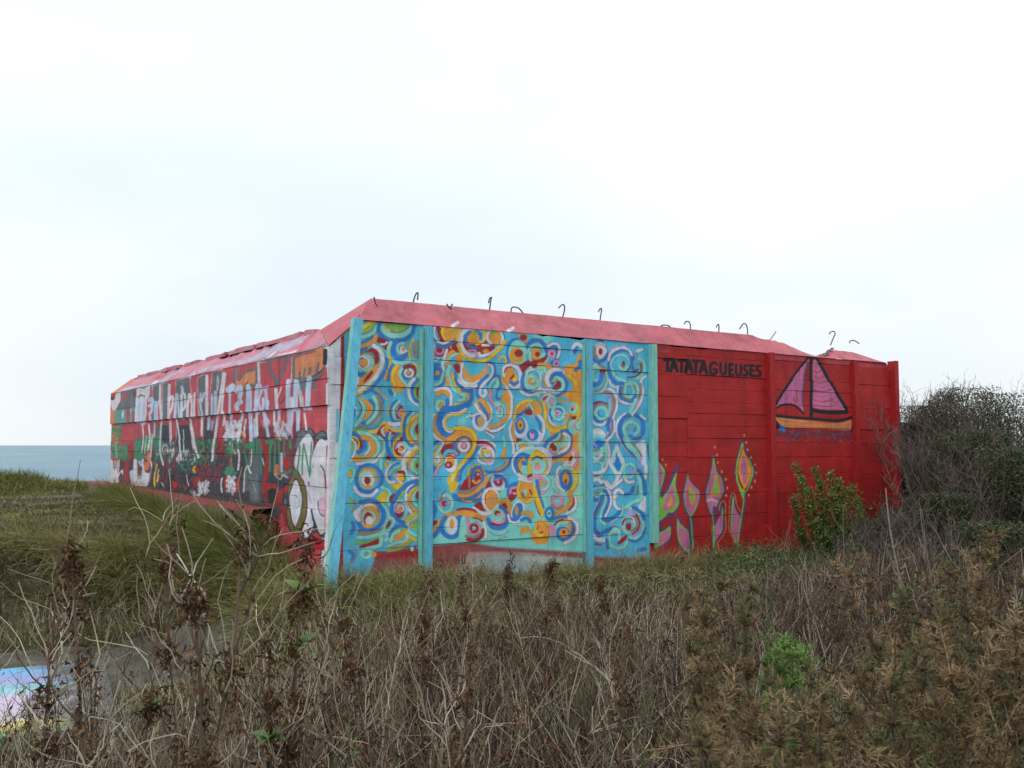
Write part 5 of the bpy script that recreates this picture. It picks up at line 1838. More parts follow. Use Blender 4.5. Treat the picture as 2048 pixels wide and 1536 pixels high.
# roof: slopes are gridded so that the edge can be chipped
def roof_strip(name, P00, P10, P01, P11, nu, nv, mat, jit=.006, parent=bunker, fn=None, paint=False):
    a = np.linspace(0, 1, nu)[None, :, None]; b_ = np.linspace(0, 1, nv)[:, None, None]
    V = (np.asarray(P00) * (1 - a) + np.asarray(P10) * a) * (1 - b_) + (np.asarray(P01) * (1 - a) + np.asarray(P11) * a) * b_
    V = V.reshape(-1, 3)
    ln = np.linalg.norm(np.asarray(P10) - P00)
    s = np.tile(np.linspace(0, 1, nu) * ln, nv); q = np.repeat(np.linspace(0, 1, nv), nu)
    V[:, 2] += jit * 2 * fbm(s * 3, q * 3 + 5, 3)
    if fn: V = fn(V, s, q)
    idx = np.arange(nu * nv).reshape(nv, nu)
    F = np.stack([idx[:-1, :-1], idx[:-1, 1:], idx[1:, 1:], idx[1:, :-1]], -1).reshape(-1, 4)
    if paint:
        q4 = [np.asarray(v) for v in (P00, P10, P01, P11)]
        mat = wall_mat(name, warp(name, None, None, None, None, None, 1600, 96, q4), 1, 1, bumpd=.006, gscale=60)
        uv = np.stack([np.tile(np.linspace(0, 1, nu), nv), q], -1)[F]
        return mesh_np(name, V2L(V), [F], mat, parent, smooth=False, uv=[uv])
    return mesh_np(name, V2L(V), [F], mat, parent, smooth=False)
def notch(u):                                       # the top edge has broken away towards the right end
    xs = [0, 6.45, 6.62, 6.95, 7.15, 7.45, 7.75, 8.02, 8.12, 8.3, 8.75, 9.0]; ys = [0, 0, .035, .05, .085, .15, .235, .225, .13, .10, .11, .13]
    return np.interp(u, xs, ys)
CH = TF - EF
def ftop(V, s, q):
    u = (V - C0) @ UD
    V[:, 2] -= (notch(u) + .018 * (vnoise(u * 14, u * 0) - .5) * (notch(u) > .01)) * q
    return V
roof = empty('roof'); roof.parent = bunker
e_ = .012
roof_strip('front_slope', pt(.29, -e_, EF), pt(UE - .16, -e_, EF), pt(.29 + CH, CH, TF), pt(UE - .16 - .42, CH, TF), 120, 7, M_PINK, .004, roof, ftop, True)
# raised strip behind the front edge falls back to the lower roof
def fback(V, s, q):
    u = (V - C0) @ UD; V[:, 2] -= notch(u) * (1 - q) + .018 * (vnoise(u * 14, u * 0) - .5) * (notch(u) > .01) * (1 - q); return V
roof_strip('top', pt(.29 + CH, CH, TF), pt(UE - .58, CH, TF), pt(.285, .95, TL), pt(UE - .58, .95, TL), 120, 4, M_PINK, .003, roof, fback)
roof_strip('top', pt(.285, .95, TL), pt(UE - .3, .95, TL), pt(.285, LW - .3, TL), pt(UE - .3, LW - .3, TL), 30, 30, M_CONC, .004, roof)
# side slope (left), hip ends
def chip(V, s, q):
    w_ = s * 1.0; c = (vnoise(w_ * 2.3, w_ * 0 + 3) > .62) * q * .05 * vnoise(w_ * 9, w_ * 0 + 1)
    V[:, 2] -= c; return V
roof_strip('side_slope', pt(-.03, .0, EL), pt(-.03, LW, EL), pt(.285, .95, TL), pt(.285, LW - .3, TL), 90, 6, M_PINKL, .006, roof, chip, True)
poly_mesh('hip', [pt(-.03, -e_, EL), pt(.29, -e_, EF), pt(.29 + CH, CH, TF), pt(.285, .95, TL)], [(0, 1, 2), (0, 2, 3)], M_PINK, roof)
poly_mesh('hip', [pt(UE, -e_, EF - .2), pt(UE - .16, -e_, EF), pt(UE - .58, CH, TF - .13), pt(UE - .3, .95, TL), pt(UE, LW, EL - .1), pt(UE - .3, LW - .3, TL)], [(0, 2, 1), (0, 3, 2), (0, 4, 5, 3)], M_PINK, roof)
poly_mesh('hip', [pt(-.03, LW, EL), pt(UE, LW, EL - .1), pt(UE - .3, LW - .3, TL), pt(.285, LW - .3, TL)], [(0, 3, 2, 1)], M_CONC, roof)
poly_mesh('wall', [pt(UE, 0, ZB), pt(UE, LW, ZB), pt(UE, LW, EL - .1), pt(UE, 0, EF - .2)], [(0, 1, 2, 3)], M_REDP, bunker)
# chipped concrete lip lying along the left roof edge, and the broken corner
def rubble(name, pts, size, mat, parent, n=1, r=rng):
    g = Geo()
    for p in pts:
        for _ in range(n):
            q = np.asarray(p) + r.normal(0, size * .35, 3); s = size * r.uniform(.5, 1.2, 3)
            V = np.array([(x, y, z) for x in (-1, 1) for y in (-1, 1) for z in (-1, 1)], float) * .5 * s * r.uniform(.6, 1.1, (8, 3))
            a = r.uniform(0, 6.28); R_ = np.array([[math.cos(a), -math.sin(a), 0], [math.sin(a), math.cos(a), 0], [0, 0, 1]])
            g.add(V @ R_.T + q, [(0, 1, 3, 2), (4, 6, 7, 5), (0, 4, 5, 1), (2, 3, 7, 6), (0, 2, 6, 4), (1, 5, 7, 3)], (1, 1, 1))
    return g.build(name, mat, parent, loc=BO if parent is not None else None)
for w0, w1 in ((1.05, 1.35), (1.5, 3.0), (3.1, 4.1), (4.3, 5.2), (5.6, 6.4), (6.6, 9.6)):
    g = Geo(); ws = np.arange(w0, w1, .09)
    hs = .010 + .028 * vnoise(np.append(ws, w1) * 4, 2.2); ds = .02 * vnoise(np.append(ws, w1) * 7, 9)
    for j_, a in enumerate(ws):
        e = min(a + .09, w1); h0, h1, d0, d1 = hs[j_], hs[j_ + 1], ds[j_], ds[j_ + 1]
        V = np.array([pt(.235 + d0, a, TL - .035), pt(.235 + d1, e, TL - .035), pt(.37, e, TL - .01), pt(.37, a, TL - .01),
                      pt(.25 + d0, a, TL + h0), pt(.25 + d1, e, TL + h1), pt(.37, e, TL + h1), pt(.37, a, TL + h0)])
        g.add(V, [(0, 1, 5, 4), (2, 3, 7, 6), (4, 5, 6, 7)] + ([(3, 0, 4, 7)] if j_ == 0 else []) + ([(1, 2, 6, 5)] if j_ == len(ws) - 1 else []), (1, 1, 1))
    g.build('roof_lip', M_PINKL, roof, loc=BO)
rubble('broken_corner', [pt(.25 + k * .03, .02 + .02 * k, EL + .20 + .035 * k) for k in range(5)], .028, M_BREAK, roof, 5)['kind'] = 'stuff'
rubble('broken_corner', [pt(7.95 + k * .05, CH - .02, TF - .22 + .022 * k) for k in range(6)], .04, M_CONC, roof, 3)['kind'] = 'stuff'
# plinth along the left wall
g = Geo(); n_ = 40
ws = np.linspace(1.55, LW + .75, n_)
zt = np.where(ws > 1.9, .885, .90)
prof = [(-.0, 0), (-.22, -.012), (-.235, -.04), (-.25, -.42), (0, -.42)]
rows = []
for k, a in enumerate(ws):
    f = 1 + .10 * (vnoise(a * 3, 3.3) - .5)
    rows.append([pt(x * f, a, zt[k] + z + .012 * (vnoise(a * 5, 1.7) - .5)) for x, z in prof])
V = np.array(rows); idx = np.arange(V.shape[0] * 5).reshape(-1, 5)
F = np.stack([idx[:-1, :-1], idx[:-1, 1:], idx[1:, 1:], idx[1:, :-1]], -1).reshape(-1, 4)
m, t, b, o = mat_new('plinth_paint')
tc_ = N(t, 'ShaderNodeTexCoord'); sp = N(t, 'ShaderNodeSeparateXYZ'); t.links.new(tc_.outputs['Object'], sp.inputs[0])
nn = noise_node(t, 8, 5, .7); ad = N(t, 'ShaderNodeMath', operation='MULTIPLY_ADD'); ad.inputs[1].default_value = .16; t.links.new(nn.outputs[0], ad.inputs[0]); t.links.new(sp.outputs[2], ad.inputs[2])
r = ramp(t, ad.outputs[0], [(.585, (.17, .15, .13)), (.625, tuple(s2l((138, 52, 58))))]); t.links.new(r.outputs[0], b.inputs['Base Color']); b.inputs['Roughness'].default_value = .85
g2 = noise_node(t, 30, 4); bump(t, b, g2.outputs[0], .012, .9)
me = mesh_np('plinth', V2L(V.reshape(-1, 3)), [F], m, bunker)
rubble('plinth_break', [pt(-.12 + .04 * k, 1.5 - .05 * k, .80 - .05 * k) for k in range(5)] + [pt(-.1, 1.35, .6), pt(-.08, 1.2, .5)], .075, M_BREAK, bunker, 4)['kind'] = 'stuff'
# posts
def post(u0, u1, z0, z1, d, matf, mats=None, dx=0.0, name='post'):
    """a steel channel: web facing out, two flanges"""
    g = Geo()
    Mx = lambda V: np.array([pt(v[0], v[1], v[2]) for v in V])
    box(g, u0, u1, -d, -d + .012, z0, z1, M=Mx)
    p = g.build(name, matf, bunker, loc=BO)
    g = Geo(); box(g, u0 + .001, u0 + .012, -d + .0125, .03, z0, z1 - .004, M=Mx); box(g, u1 - .012, u1 - .001, -d + .0125, .03, z0, z1 - .004, M=Mx)
    f = g.build('flange', mats or matf, p, loc=BO)
    return p
post(1.045, 1.135, ZB, EF - .02, .060, M_CYAN, M_AQUA)
post(3.215, 3.30, ZB, EF - .02, .045, M_CYAN, M_AQUA)
post(4.225, 4.325, .40, EF - .012, .060, M_AQUA, M_AQUA)
post(6.40, 6.50, ZB, EF + .004, .075, M_REDP)
post(8.29, 8.385, ZB, EF - .02, .060, M_REDP)
post(9.235, 9.33, ZB, EF + .03, .10, M_REDP)
# thin aqua batten strips beside the posts
for u0, u1, mm in ((.995, 1.035, M_AQUA), (3.175, 3.208, M_AQUA)):
    g = Geo(); box(g, u0, u1, -.022, .02, .35, EF - .05, M=lambda V: np.array([pt(v[0], v[1], v[2]) for v in V])); g.build('batten', mm, bunker, loc=BO)
# reinforcing bars
def bar(pts, r=.009):
    P = np.array(pts, float); Q = _spline(P, False, 5) if len(P) > 2 else np.linspace(P[0], P[-1], 4)
    g = Geo(); tubes(g, Q[None], [r], [r], [(1, 1, 1)], 6, 0); return g.build('rebar_hook', M_RUST, bunker, loc=BO)
def fbar(*px, depth=CH + .02, r=.0085):
    out = []
    for k, (x, y) in enumerate(px):
        p = on_plane(x, y, C0 + WD * depth, NF); out.append(p)
    return bar(out, r)
fbar((825, 612), (828, 598), (832, 588), (836, 586), (835, 600)); fbar((979, 622), (981, 604), (983, 595), (979, 598), (977, 606))
fbar((1022, 624), (1023, 617), (1028, 614), (1038, 617), (1046, 627), (1047, 636)); fbar((1123, 640), (1128, 625), (1129, 613), (1125, 609), (1117, 616))
fbar((1199, 648), (1201, 634), (1203, 618), (1199, 619), (1197, 624)); fbar((1321, 660), (1322, 652), (1330, 650), (1338, 652), (1341, 657), (1340, 662))
fbar((1380, 666), (1381, 652), (1378, 644), (1372, 643), (1369, 648)); fbar((1437, 670), (1438, 655), (1437, 649), (1434, 651), (1433, 655))
fbar((1495, 676), (1495, 660), (1492, 649), (1486, 648), (1479, 658)); fbar((1540, 680), (1552, 663), r=.007)
fbar((1661, 690), (1665, 680), (1670, 668), (1668, 663), (1661, 664), (1659, 668)); fbar((1699, 686), (1701, 682), (1708, 681), (1717, 686), (1718, 688))
fbar((748, 594), (751, 606), (755, 612), depth=CH * .5); fbar((893, 608), (899, 616), (904, 618), depth=CH * .55); fbar((905, 608), (900, 616), depth=CH * .55)
# blockwork of the eave: stain specks, small
# ------------------------------------------------------------ leaning beam at the near corner
top = on_plane(713, 640, C0 - WD * .09, NF); gz = .33; bot = at_depth(661, 1155, 8.62)
d_ = nrm(top - bot); bot = bot - d_ * .25; L_ = np.linalg.norm(top - bot)
sx = UD; nx = nrm(np.cross(sx, d_)); sx = np.cross(d_, nx)
beam = empty('leaning_beam', tuple(bot), label='cyan painted steel beam leaning against the left corner of the mural wall', cat='beam')
def bm_(V): return bot + np.outer(V[:, 0], sx) + np.outer(V[:, 1], nx) + np.outer(V[:, 2], d_)
g = Geo(); box(g, -.045, .045, .05, .062, 0, L_, M=bm_); wv = g.build('web', M_CYAN, beam, loc=bot)
g = Geo(); box(g, -.047, -.036, -.03, .0495, 0, L_ + .002, M=bm_); g.build('flange', M_AQUA, beam, loc=bot)
g = Geo(); box(g, .036, .047, -.03, .0495, 0, L_ + .002, M=bm_); g.build('flange', M_AQUA, beam, loc=bot)
for o in beam.children:
    o['label'] = {'web': 'broad cyan face of the beam', 'flange': 'pale aqua edge of the beam'}[o.name.split('.')[0]]

# ------------------------------------------------------------ terrain
CPT = [(0, 0, 0, 2), (3, 0, 0, 2), (-3, 0, -.05, 2), (0, 3, -.12, 1.5), (3, 3, -.05, 1.5), (-3, 3, -.25, 1.5), (6, 3, .1, 2),
       (-2.3, 6.2, -.46, 1), (-3.6, 7.2, -.46, 1), (-5.2, 7.2, -.46, 1), (-3.6, 8.6, -.42, 1), (-5.8, 8.7, -.40, 1), (-2.4, 7.6, -.36, 1), (-3, 5.2, -.46, 1),
       (-1.5, 7.4, -.18, .8), (-1.2, 6.2, -.22, .8), (-1.9, 8.6, .16, .6),
       (-7, 10.6, .50, .9), (-5.5, 10.7, .48, .8), (-4.2, 10.6, .46, .8), (-3.1, 10.2, .40, .7), (-2.5, 9.6, .33, .5),
       (-7, 9.7, -.28, .7), (-5.5, 9.75, -.28, .7), (-4.2, 9.7, -.24, .7), (-3.2, 9.3, -.16, .6),
       (-1.7, 8.7, .26, .6), (-.5, 9.4, .22, .7), (1.2, 10.5, .16, .8), (3.4, 11.9, .08, .9), (4.6, 12.7, .08, .7), (5.6, 13.3, .45, .7),
       (-.4, 8.0, .06, .9), (1.4, 9.0, .06, .9), (3.2, 10.2, .05, 1), (0, 6.4, -.08, 1.2), (2.2, 7.4, -.02, 1.2), (1.2, 5, -.10, 1.4), (3.4, 5.4, .0, 1.4),
       (4.4, 10.6, .15, .8), (4.6, 8.2, .15, 1.0), (6.0, 10.8, .75, .9), (6.2, 12.4, 1.0, .9), (7.2, 9.0, .9, 1.2), (8.2, 13.2, 1.45, 1.1), (9.5, 10.5, 1.35, 1.4), (5.5, 5.5, .25, 1.4), (11, 14, 1.6, 2),
       (-3.4, 11.5, .50, .9), (-5, 13, .60, 1.2), (-7.6, 13, .60, 1.3), (-6.4, 16, .66, 1.4), (-9.4, 17, .66, 1.6), (-8.6, 20, .70, 1.4), (-10.4, 19.5, .92, .7), (-9.2, 19.3, .76, .6), (-12.5, 20, .72, 1.4), (-6, 19, .7, 1.4), (0, 18, .4, 3), (5, 22, .4, 3)]
CPT = np.array(CPT)
def ground_z(x, y, detail=True):
    x = np.asarray(x, float); y = np.asarray(y, float); sh = x.shape; X = x.ravel(); Y = y.ravel(); Z = np.zeros(X.shape)
    for s0 in range(0, len(X), 60000):
        xx = X[s0:s0 + 60000, None]; yy = Y[s0:s0 + 60000, None]
        d2 = ((xx - CPT[:, 0]) ** 2 + (yy - CPT[:, 1]) ** 2) / CPT[:, 3] ** 2
        w_ = 1 / (d2 + .04) ** 2.2; Z[s0:s0 + 60000] = (w_ * CPT[:, 2]).sum(1) / w_.sum(1)
    Z = Z.reshape(sh)
    if detail: Z = Z + .10 * fbm(x * .9, y * .9, 4) + .03 * fbm(x * 4, y * 4, 3)
    # cliff edge: beyond it the land drops to the sea
    edge = 24.5 + 2.2 * (vnoise(x * .12, x * 0 + 3) - .5) + 0 * y
    edge = np.where(x < -9, edge - .10 * np.clip(-9 - x, 0, 60), edge)
    f = np.clip((y - edge) / 9, 0, 1); Z = Z - 26 * f * f * (3 - 2 * f)
    return Z
def smooth_slab(x, y, z):
    return z
xs = np.concatenate([-np.geomspace(400, 14, 22), np.linspace(-13.6, 13.6, 230), np.geomspace(14, 400, 22)])
ys = np.concatenate([-np.geomspace(400, 3, 16), np.linspace(-2.8, 24, 210), np.linspace(24.3, 42, 40)])
GX, GY = np.meshgrid(xs, ys); GZ = ground_z(GX, GY)
m, t, b, o = mat_new('earth_and_turf')
n1 = noise_node(t, 1.6, 6, .65); n2 = noise_node(t, 22, 5, .7)
mxn = N(t, 'ShaderNodeMath', operation='MULTIPLY_ADD'); mxn.inputs[1].default_value = .45; t.links.new(n2.outputs[0], mxn.inputs[0]); t.links.new(n1.outputs[0], mxn.inputs[2])
r = ramp(t, mxn.outputs[0], [(.50, (.012, .014, .008)), (.62, (.026, .028, .014)), (.76, (.050, .042, .026)), (.9, (.10, .085, .058))])
t.links.new(r.outputs[0], b.inputs['Base Color']); b.inputs['Roughness'].default_value = .95; b.inputs['Specular IOR Level'].default_value = .1
g2 = noise_node(t, 45, 5, .7); bump(t, b, g2.outputs[0], .03, 1)
idx = np.arange(GX.size).reshape(GX.shape)
F = np.stack([idx[:-1, :-1], idx[:-1, 1:], idx[1:, 1:], idx[1:, :-1]], -1).reshape(-1, 4)
tag(mesh_np('ground', np.stack([GX, GY, GZ], -1).reshape(-1, 3), [F], m, smooth=True), kind='structure')

# sea
m, t, b, o = mat_new('sea_water')
n1 = noise_node(t, 1.0, 4, .5, 'Object', (.004, .0016, 1)); r = ramp(t, n1.outputs[0], [(.35, (.10, .20, .27)), (.65, (.15, .26, .32))])
t.links.new(r.outputs[0], b.inputs['Base Color']); b.inputs['Roughness'].default_value = .42; b.inputs['IOR'].default_value = 1.33
n2 = noise_node(t, 1.0, 6, .65, 'Object', (.16, .30, 1)); bump(t, b, n2.outputs[0], 1.6, 1)
V = [(-60000, -500, -24), (60000, -500, -24), (60000, 60000, -24), (-60000, 60000, -24)]
tag(mesh_np('sea', np.array(V, float), [np.array([[0, 1, 2, 3]])], m), kind='structure')

# ------------------------------------------------------------ dirt track, painted slab, concrete block
m, t, b, o = mat_new('gritty_track')
n1 = noise_node(t, 3, 6, .7); n2 = noise_node(t, 60, 3, .7)
r = ramp(t, n1.outputs[0], [(.3, (.035, .034, .022)), (.5, (.080, .070, .052)), (.75, (.15, .135, .11))]); t.links.new(r.outputs[0], b.inputs['Base Color']); b.inputs['Roughness'].default_value = .9
bump(t, b, n2.outputs[0], .012, 1)
def patch(name, cx, cy, rx, ry, mat, lift=.02, seed=0, n=40, m_=12, flat=None, rot=0):
    a = np.linspace(0, 2 * math.pi, n, endpoint=False); rr = np.linspace(0, 1, m_)
    R = rr[:, None] * (1 + .25 * fbm(np.cos(a) * 2 + seed, np.sin(a) * 2 + seed, 3))[None]
    x = R * rx * np.cos(a)[None]; y = R * ry * np.sin(a)[None]
    x, y = cx + x * math.cos(rot) - y * math.sin(rot), cy + x * math.sin(rot) + y * math.cos(rot)
    z = (ground_z(x, y) if flat is None else flat + .01 * fbm(x * 3, y * 3)) + lift - .06 * rr[:, None] ** 6
    idx = np.arange(n * m_).reshape(m_, n)
    F = np.stack([idx[:-1], np.roll(idx[:-1], -1, 1), np.roll(idx[1:], -1, 1), idx[1:]], -1).reshape(-1, 4)
    return tag(mesh_np(name, np.stack([x, y, z], -1).reshape(-1, 3), [F], mat, smooth=True), kind='structure')
patch('path', -3.2, 8.5, 2.1, .75, m, .03, 2)
patch('bare_earth', -8.0, 16.6, .45, .35, m, .03, 4)
# slab with chalky paint
m, t, b, o = mat_new('painted_slab')
tcg = N(t, 'ShaderNodeTexCoord'); spx = N(t, 'ShaderNodeSeparateXYZ'); t.links.new(tcg.outputs['Object'], spx.inputs[0])
n1 = noise_node(t, 1.0, 5, .6, 'Object', (2.2, 5, 1)); am = N(t, 'ShaderNodeMath', operation='MULTIPLY_ADD'); am.inputs[1].default_value = .8
t.links.new(n1.outputs[0], am.inputs[0]); t.links.new(spx.outputs[1], am.inputs[2]); mq = N(t, 'ShaderNodeMapRange'); mq.inputs[1].default_value = -.8; mq.inputs[2].default_value = 1.6; t.links.new(am.outputs[0], mq.inputs[0])
r = ramp(t, mq.outputs[0], [(.04, tuple(s2l((86, 150, 110)))), (.14, tuple(s2l((200, 190, 84)))), (.24, tuple(s2l((196, 184, 200)))), (.5, tuple(s2l((196, 180, 206)))), (.62, tuple(s2l((120, 196, 204)))), (.74, tuple(s2l((150, 150, 200)))), (.9, tuple(s2l((110, 170, 210))))])
n3 = noise_node(t, 2.2, 5, .7); ad = N(t, 'ShaderNodeMath', operation='MULTIPLY_ADD'); ad.inputs[1].default_value = 1.6; t.links.new(n3.outputs[0], ad.inputs[0]); t.links.new(spx.outputs[0], ad.inputs[2])
mrr = N(t, 'ShaderNodeMapRange'); mrr.inputs[1].default_value = 1.3; mrr.inputs[2].default_value = 1.7; t.links.new(ad.outputs[0], mrr.inputs[0])
mx = N(t, 'ShaderNodeMixRGB'); t.links.new(mrr.outputs[0], mx.inputs[0]); t.links.new(r.outputs[0], mx.inputs[1])
n4 = noise_node(t, 12, 5, .7); rc = ramp(t, n4.outputs[0], [(.3, (.045, .042, .034)), (.7, (.13, .125, .112))]); t.links.new(rc.outputs[0], mx.inputs[2])
t.links.new(mx.outputs[0], b.inputs['Base Color']); b.inputs['Roughness'].default_value = .7; bump(t, b, n4.outputs[0], .01, .8)
g = Geo(); box(g, -1.9, 1.15, -1.1, 1.1, -.14, .0)
so = g.build('concrete_slab', m); so.location = (-4.28, 7.18, -.36); so.rotation_euler = (0, 0, .46)
tag(so, 'concrete slab painted pale pink, turquoise and yellow, lying on the ground in the hollow at left', 'slab')
g = Geo(); box(g, -.19, .19, -.13, .13, -.2, .10, M=lambda V: V * (1 + .06 * np.sin(V[:, [1, 2, 0]] * 17)))
M_CONCD = plain('weathered_concrete', [(.3, (.06, .058, .052)), (.7, (.13, .125, .115))], 8, .95, .012, 40)
cb = g.build('concrete_block', M_CONCD); p = at_depth(1512, 1195, 8.6); cb.location = tuple(p); cb.rotation_euler = (.05, -.06, .5)
tag(cb, 'grey concrete block half hidden in the brambles below the painted flowers', 'block')
# ------------------------------------------------------------ vegetation
def inside_bunker(x, y, pad=.05):
    q = np.stack([x - C0[0], y - C0[1]], -1); u = q @ UD[:2]; t_ = q @ WD[:2]
    return (u > -pad) & (t_ > -pad) & (u < UE + pad) & (t_ < LW + pad)
def in_view(x, y, pad=.3): return np.abs(x) < (y + .4) * .56 + pad
def on_slab(x, y):
    a = x + 4.28; b = y - 7.18; c_, s_ = math.cos(.46), math.sin(.46)
    q_ = a * c_ + b * s_; return (q_ > -1.9) & (q_ < 1.1) & (np.abs(-a * s_ + b * c_) < 1.08)
def on_track(x, y): return ((x + 3.2) / 2.0) ** 2 + ((y - 8.5) / .68) ** 2 < 1
def scatter(n, x0, x1, y0, y1, dens=None, r=rng, ok=None):
    x = r.uniform(x0, x1, n); y = r.uniform(y0, y1, n); k = ~inside_bunker(x, y) & in_view(x, y)
    if dens is not None: k &= r.random(n) < dens(x, y)
    if ok is not None: k &= ok(x, y)
    x, y = x[k], y[k]; return np.stack([x, y, ground_z(x, y)], 1)
GRN = [(.095, .125, .024), (.140, .160, .034), (.185, .18, .050), (.24, .205, .080), (.36, .30, .165), (.050, .068, .015)]
# 1 turf: short blades everywhere that grass grows
g = Geo()
def grass(n, x0, x1, y0, y1, ln, wd, k=4, lean=.7, dens=None, ok=None, wts=(3, 3, 3, 2, 1.6, 2), clump=True, seg_up=-.22, r=rng, lay=(0, 0, 0)):
    p = scatter(n, x0, x1, y0, y1, dens, r, ok); m_ = len(p)
    if clump:                                    # blades of one tuft lean the same way
        cx = np.floor(p[:, 0] * 4.5 + 1.7 * np.sin(p[:, 1] * 3)); cy = np.floor(p[:, 1] * 4.5)
        a = 6.283 * vnoise(cx * .37, cy * .61) * 2 + r.normal(0, .6, m_)
        hl = .5 + 1.0 * vnoise(cx * .53 + 9, cy * .29)
    else: a = r.uniform(0, 6.283, m_); hl = np.ones(m_)
    d = np.stack([np.cos(a) * lean, np.sin(a) * lean, np.ones(m_)], 1) + r.normal(0, .25, (m_, 3)) + np.array(lay)
    L_ = ln * r.uniform(.5, 1.3, m_) * hl * (.35 + 1.5 * vnoise(p[:, 0] * .9 + 5, p[:, 1] * .9 + 2) ** 1.5)
    p[:, 2] -= .02
    L_ = np.minimum(L_, np.maximum(.06, EYE - .128 * np.hypot(p[:, 0], p[:, 1]) - p[:, 2]) * 1.6)
    P = walk(p, d, L_, k, .10, seg_up, r)
    dry = vnoise(p[:, 0] * .8 + 3, p[:, 1] * .8) > .52
    c = pick(m_, GRN, wts, r); c2 = pick(m_, [(.30, .25, .14), (.22, .18, .09), (.14, .13, .05)], None, r); c = np.where((dry & (r.random(m_) < .65))[:, None], c2, c)
    c = c * (.55 + .9 * vnoise(cx * .7 + 3, cy * .9 + 1))[:, None] if clump else c
    blades(g, P, wd * r.uniform(.6, 1.4, m_), c, tip=c * 1.25 + .01, r=r)
no_slab = lambda x, y: ~on_slab(x, y) & (~on_track(x, y) | (rng.random(len(x)) < .22))
grass(60000, -9, -1.4, 8.8, 13, .16, .006, ok=no_slab)
grass(60000, -13, -2, 13, 24, .15, .011, k=3)
grass(52000, -5.5, 0, 7.2, 11.5, .24, .0055, ok=lambda x, y: no_slab(x, y) & (fbm(x * 1.1, y * 1.1) > -.12))
grass(26000, -2.6, 5.5, 7.6, 13, .27, .006, k=5, wts=(1.5, 2, 2, 3, 6, 1), ok=no_slab)
grass(9000, -7, -1.5, 5, 8.8, .10, .005, ok=no_slab)
# long tussocks drooping over the bank edge and against the walls
def tufts(pts, n_each, ln, wd=.006, wts=(2, 2, 3, 3, 3, 1), spread=.1, droop=-.20, dir_=(0, -1.0, 1.2), r=rng):
    p = np.repeat(pts, n_each, 0); m_ = len(p); p = p + r.normal(0, spread, (m_, 3)) * (1, 1, 0); p[:, 2] = ground_z(p[:, 0], p[:, 1]) - .02
    k = ~inside_bunker(p[:, 0], p[:, 1], .02); p = p[k]; m_ = len(p)
    d = r.normal(0, .55, (m_, 3)) + np.array(dir_); d[:, 2] = np.abs(d[:, 2]) + .4
    P = walk(p, d, ln * r.uniform(.5, 1.25, m_), 6, .08, droop, r)
    c = pick(m_, GRN, wts, r)
    blades(g, P, wd * r.uniform(.6, 1.3, m_), c, tip=c * 1.3 + .012, r=r)
n_ = 130; tx = rng.uniform(-7.4, -2.4, n_); tufts(np.stack([tx, 10.45 + .25 * np.sin(tx * 2) + rng.normal(0, .12, n_), 0 * tx], 1), 95, .40, wts=(1, 2, 3, 4, 4, 1), dir_=(.1, -1.1, .9))
w_ = rng.uniform(1.6, 8.5, 85); tufts(np.array([pt(-.40, a, 0) for a in w_]), 90, .46, wts=(4, 4, 3, 1, .6, 3), dir_=(-.5, -.5, 1.1))
w_ = rng.uniform(.9, 2.2, 44); tufts(np.array([pt(-.30 - .4 * rng.random(), a, 0) for a in w_]), 150, .60, wts=(5, 4, 3, 1, .5, 3), dir_=(-.3, -.7, 1.2), spread=.12)
u_ = rng.uniform(-.3, 6.6, 110); tufts(np.array([pt(a, -.22 - .2 * rng.random(), 0) for a in u_]), 70, .30, wts=(1, 2, 2, 3, 7, .5), dir_=(-.1, -.7, 1.0))
tufts(np.stack([rng.uniform(-2.4, -.9, 36), rng.uniform(8.0, 8.9, 36), np.zeros(36)], 1), 120, .40, wts=(2, 3, 3, 3, 4, 1), dir_=(-.25, -.9, .9))
w_ = rng.uniform(0, 1.1, 22); tufts(np.array([pt(-.30 - .35 * rng.random(), a, 0) for a in w_]), 130, .36, wts=(3, 3, 3, 3, 3, 1), dir_=(-.3, -.8, 1.1), spread=.12)
tufts(np.stack([rng.uniform(-11.6, -8.8, 40), rng.uniform(18.6, 20.0, 40), np.zeros(40)], 1), 110, .24, wd=.012, wts=(4, 5, 3, 1, 1, 2), dir_=(0, -.3, 1.2), spread=.2)
tag(g.build('grass', M_GRASS), kind='stuff')

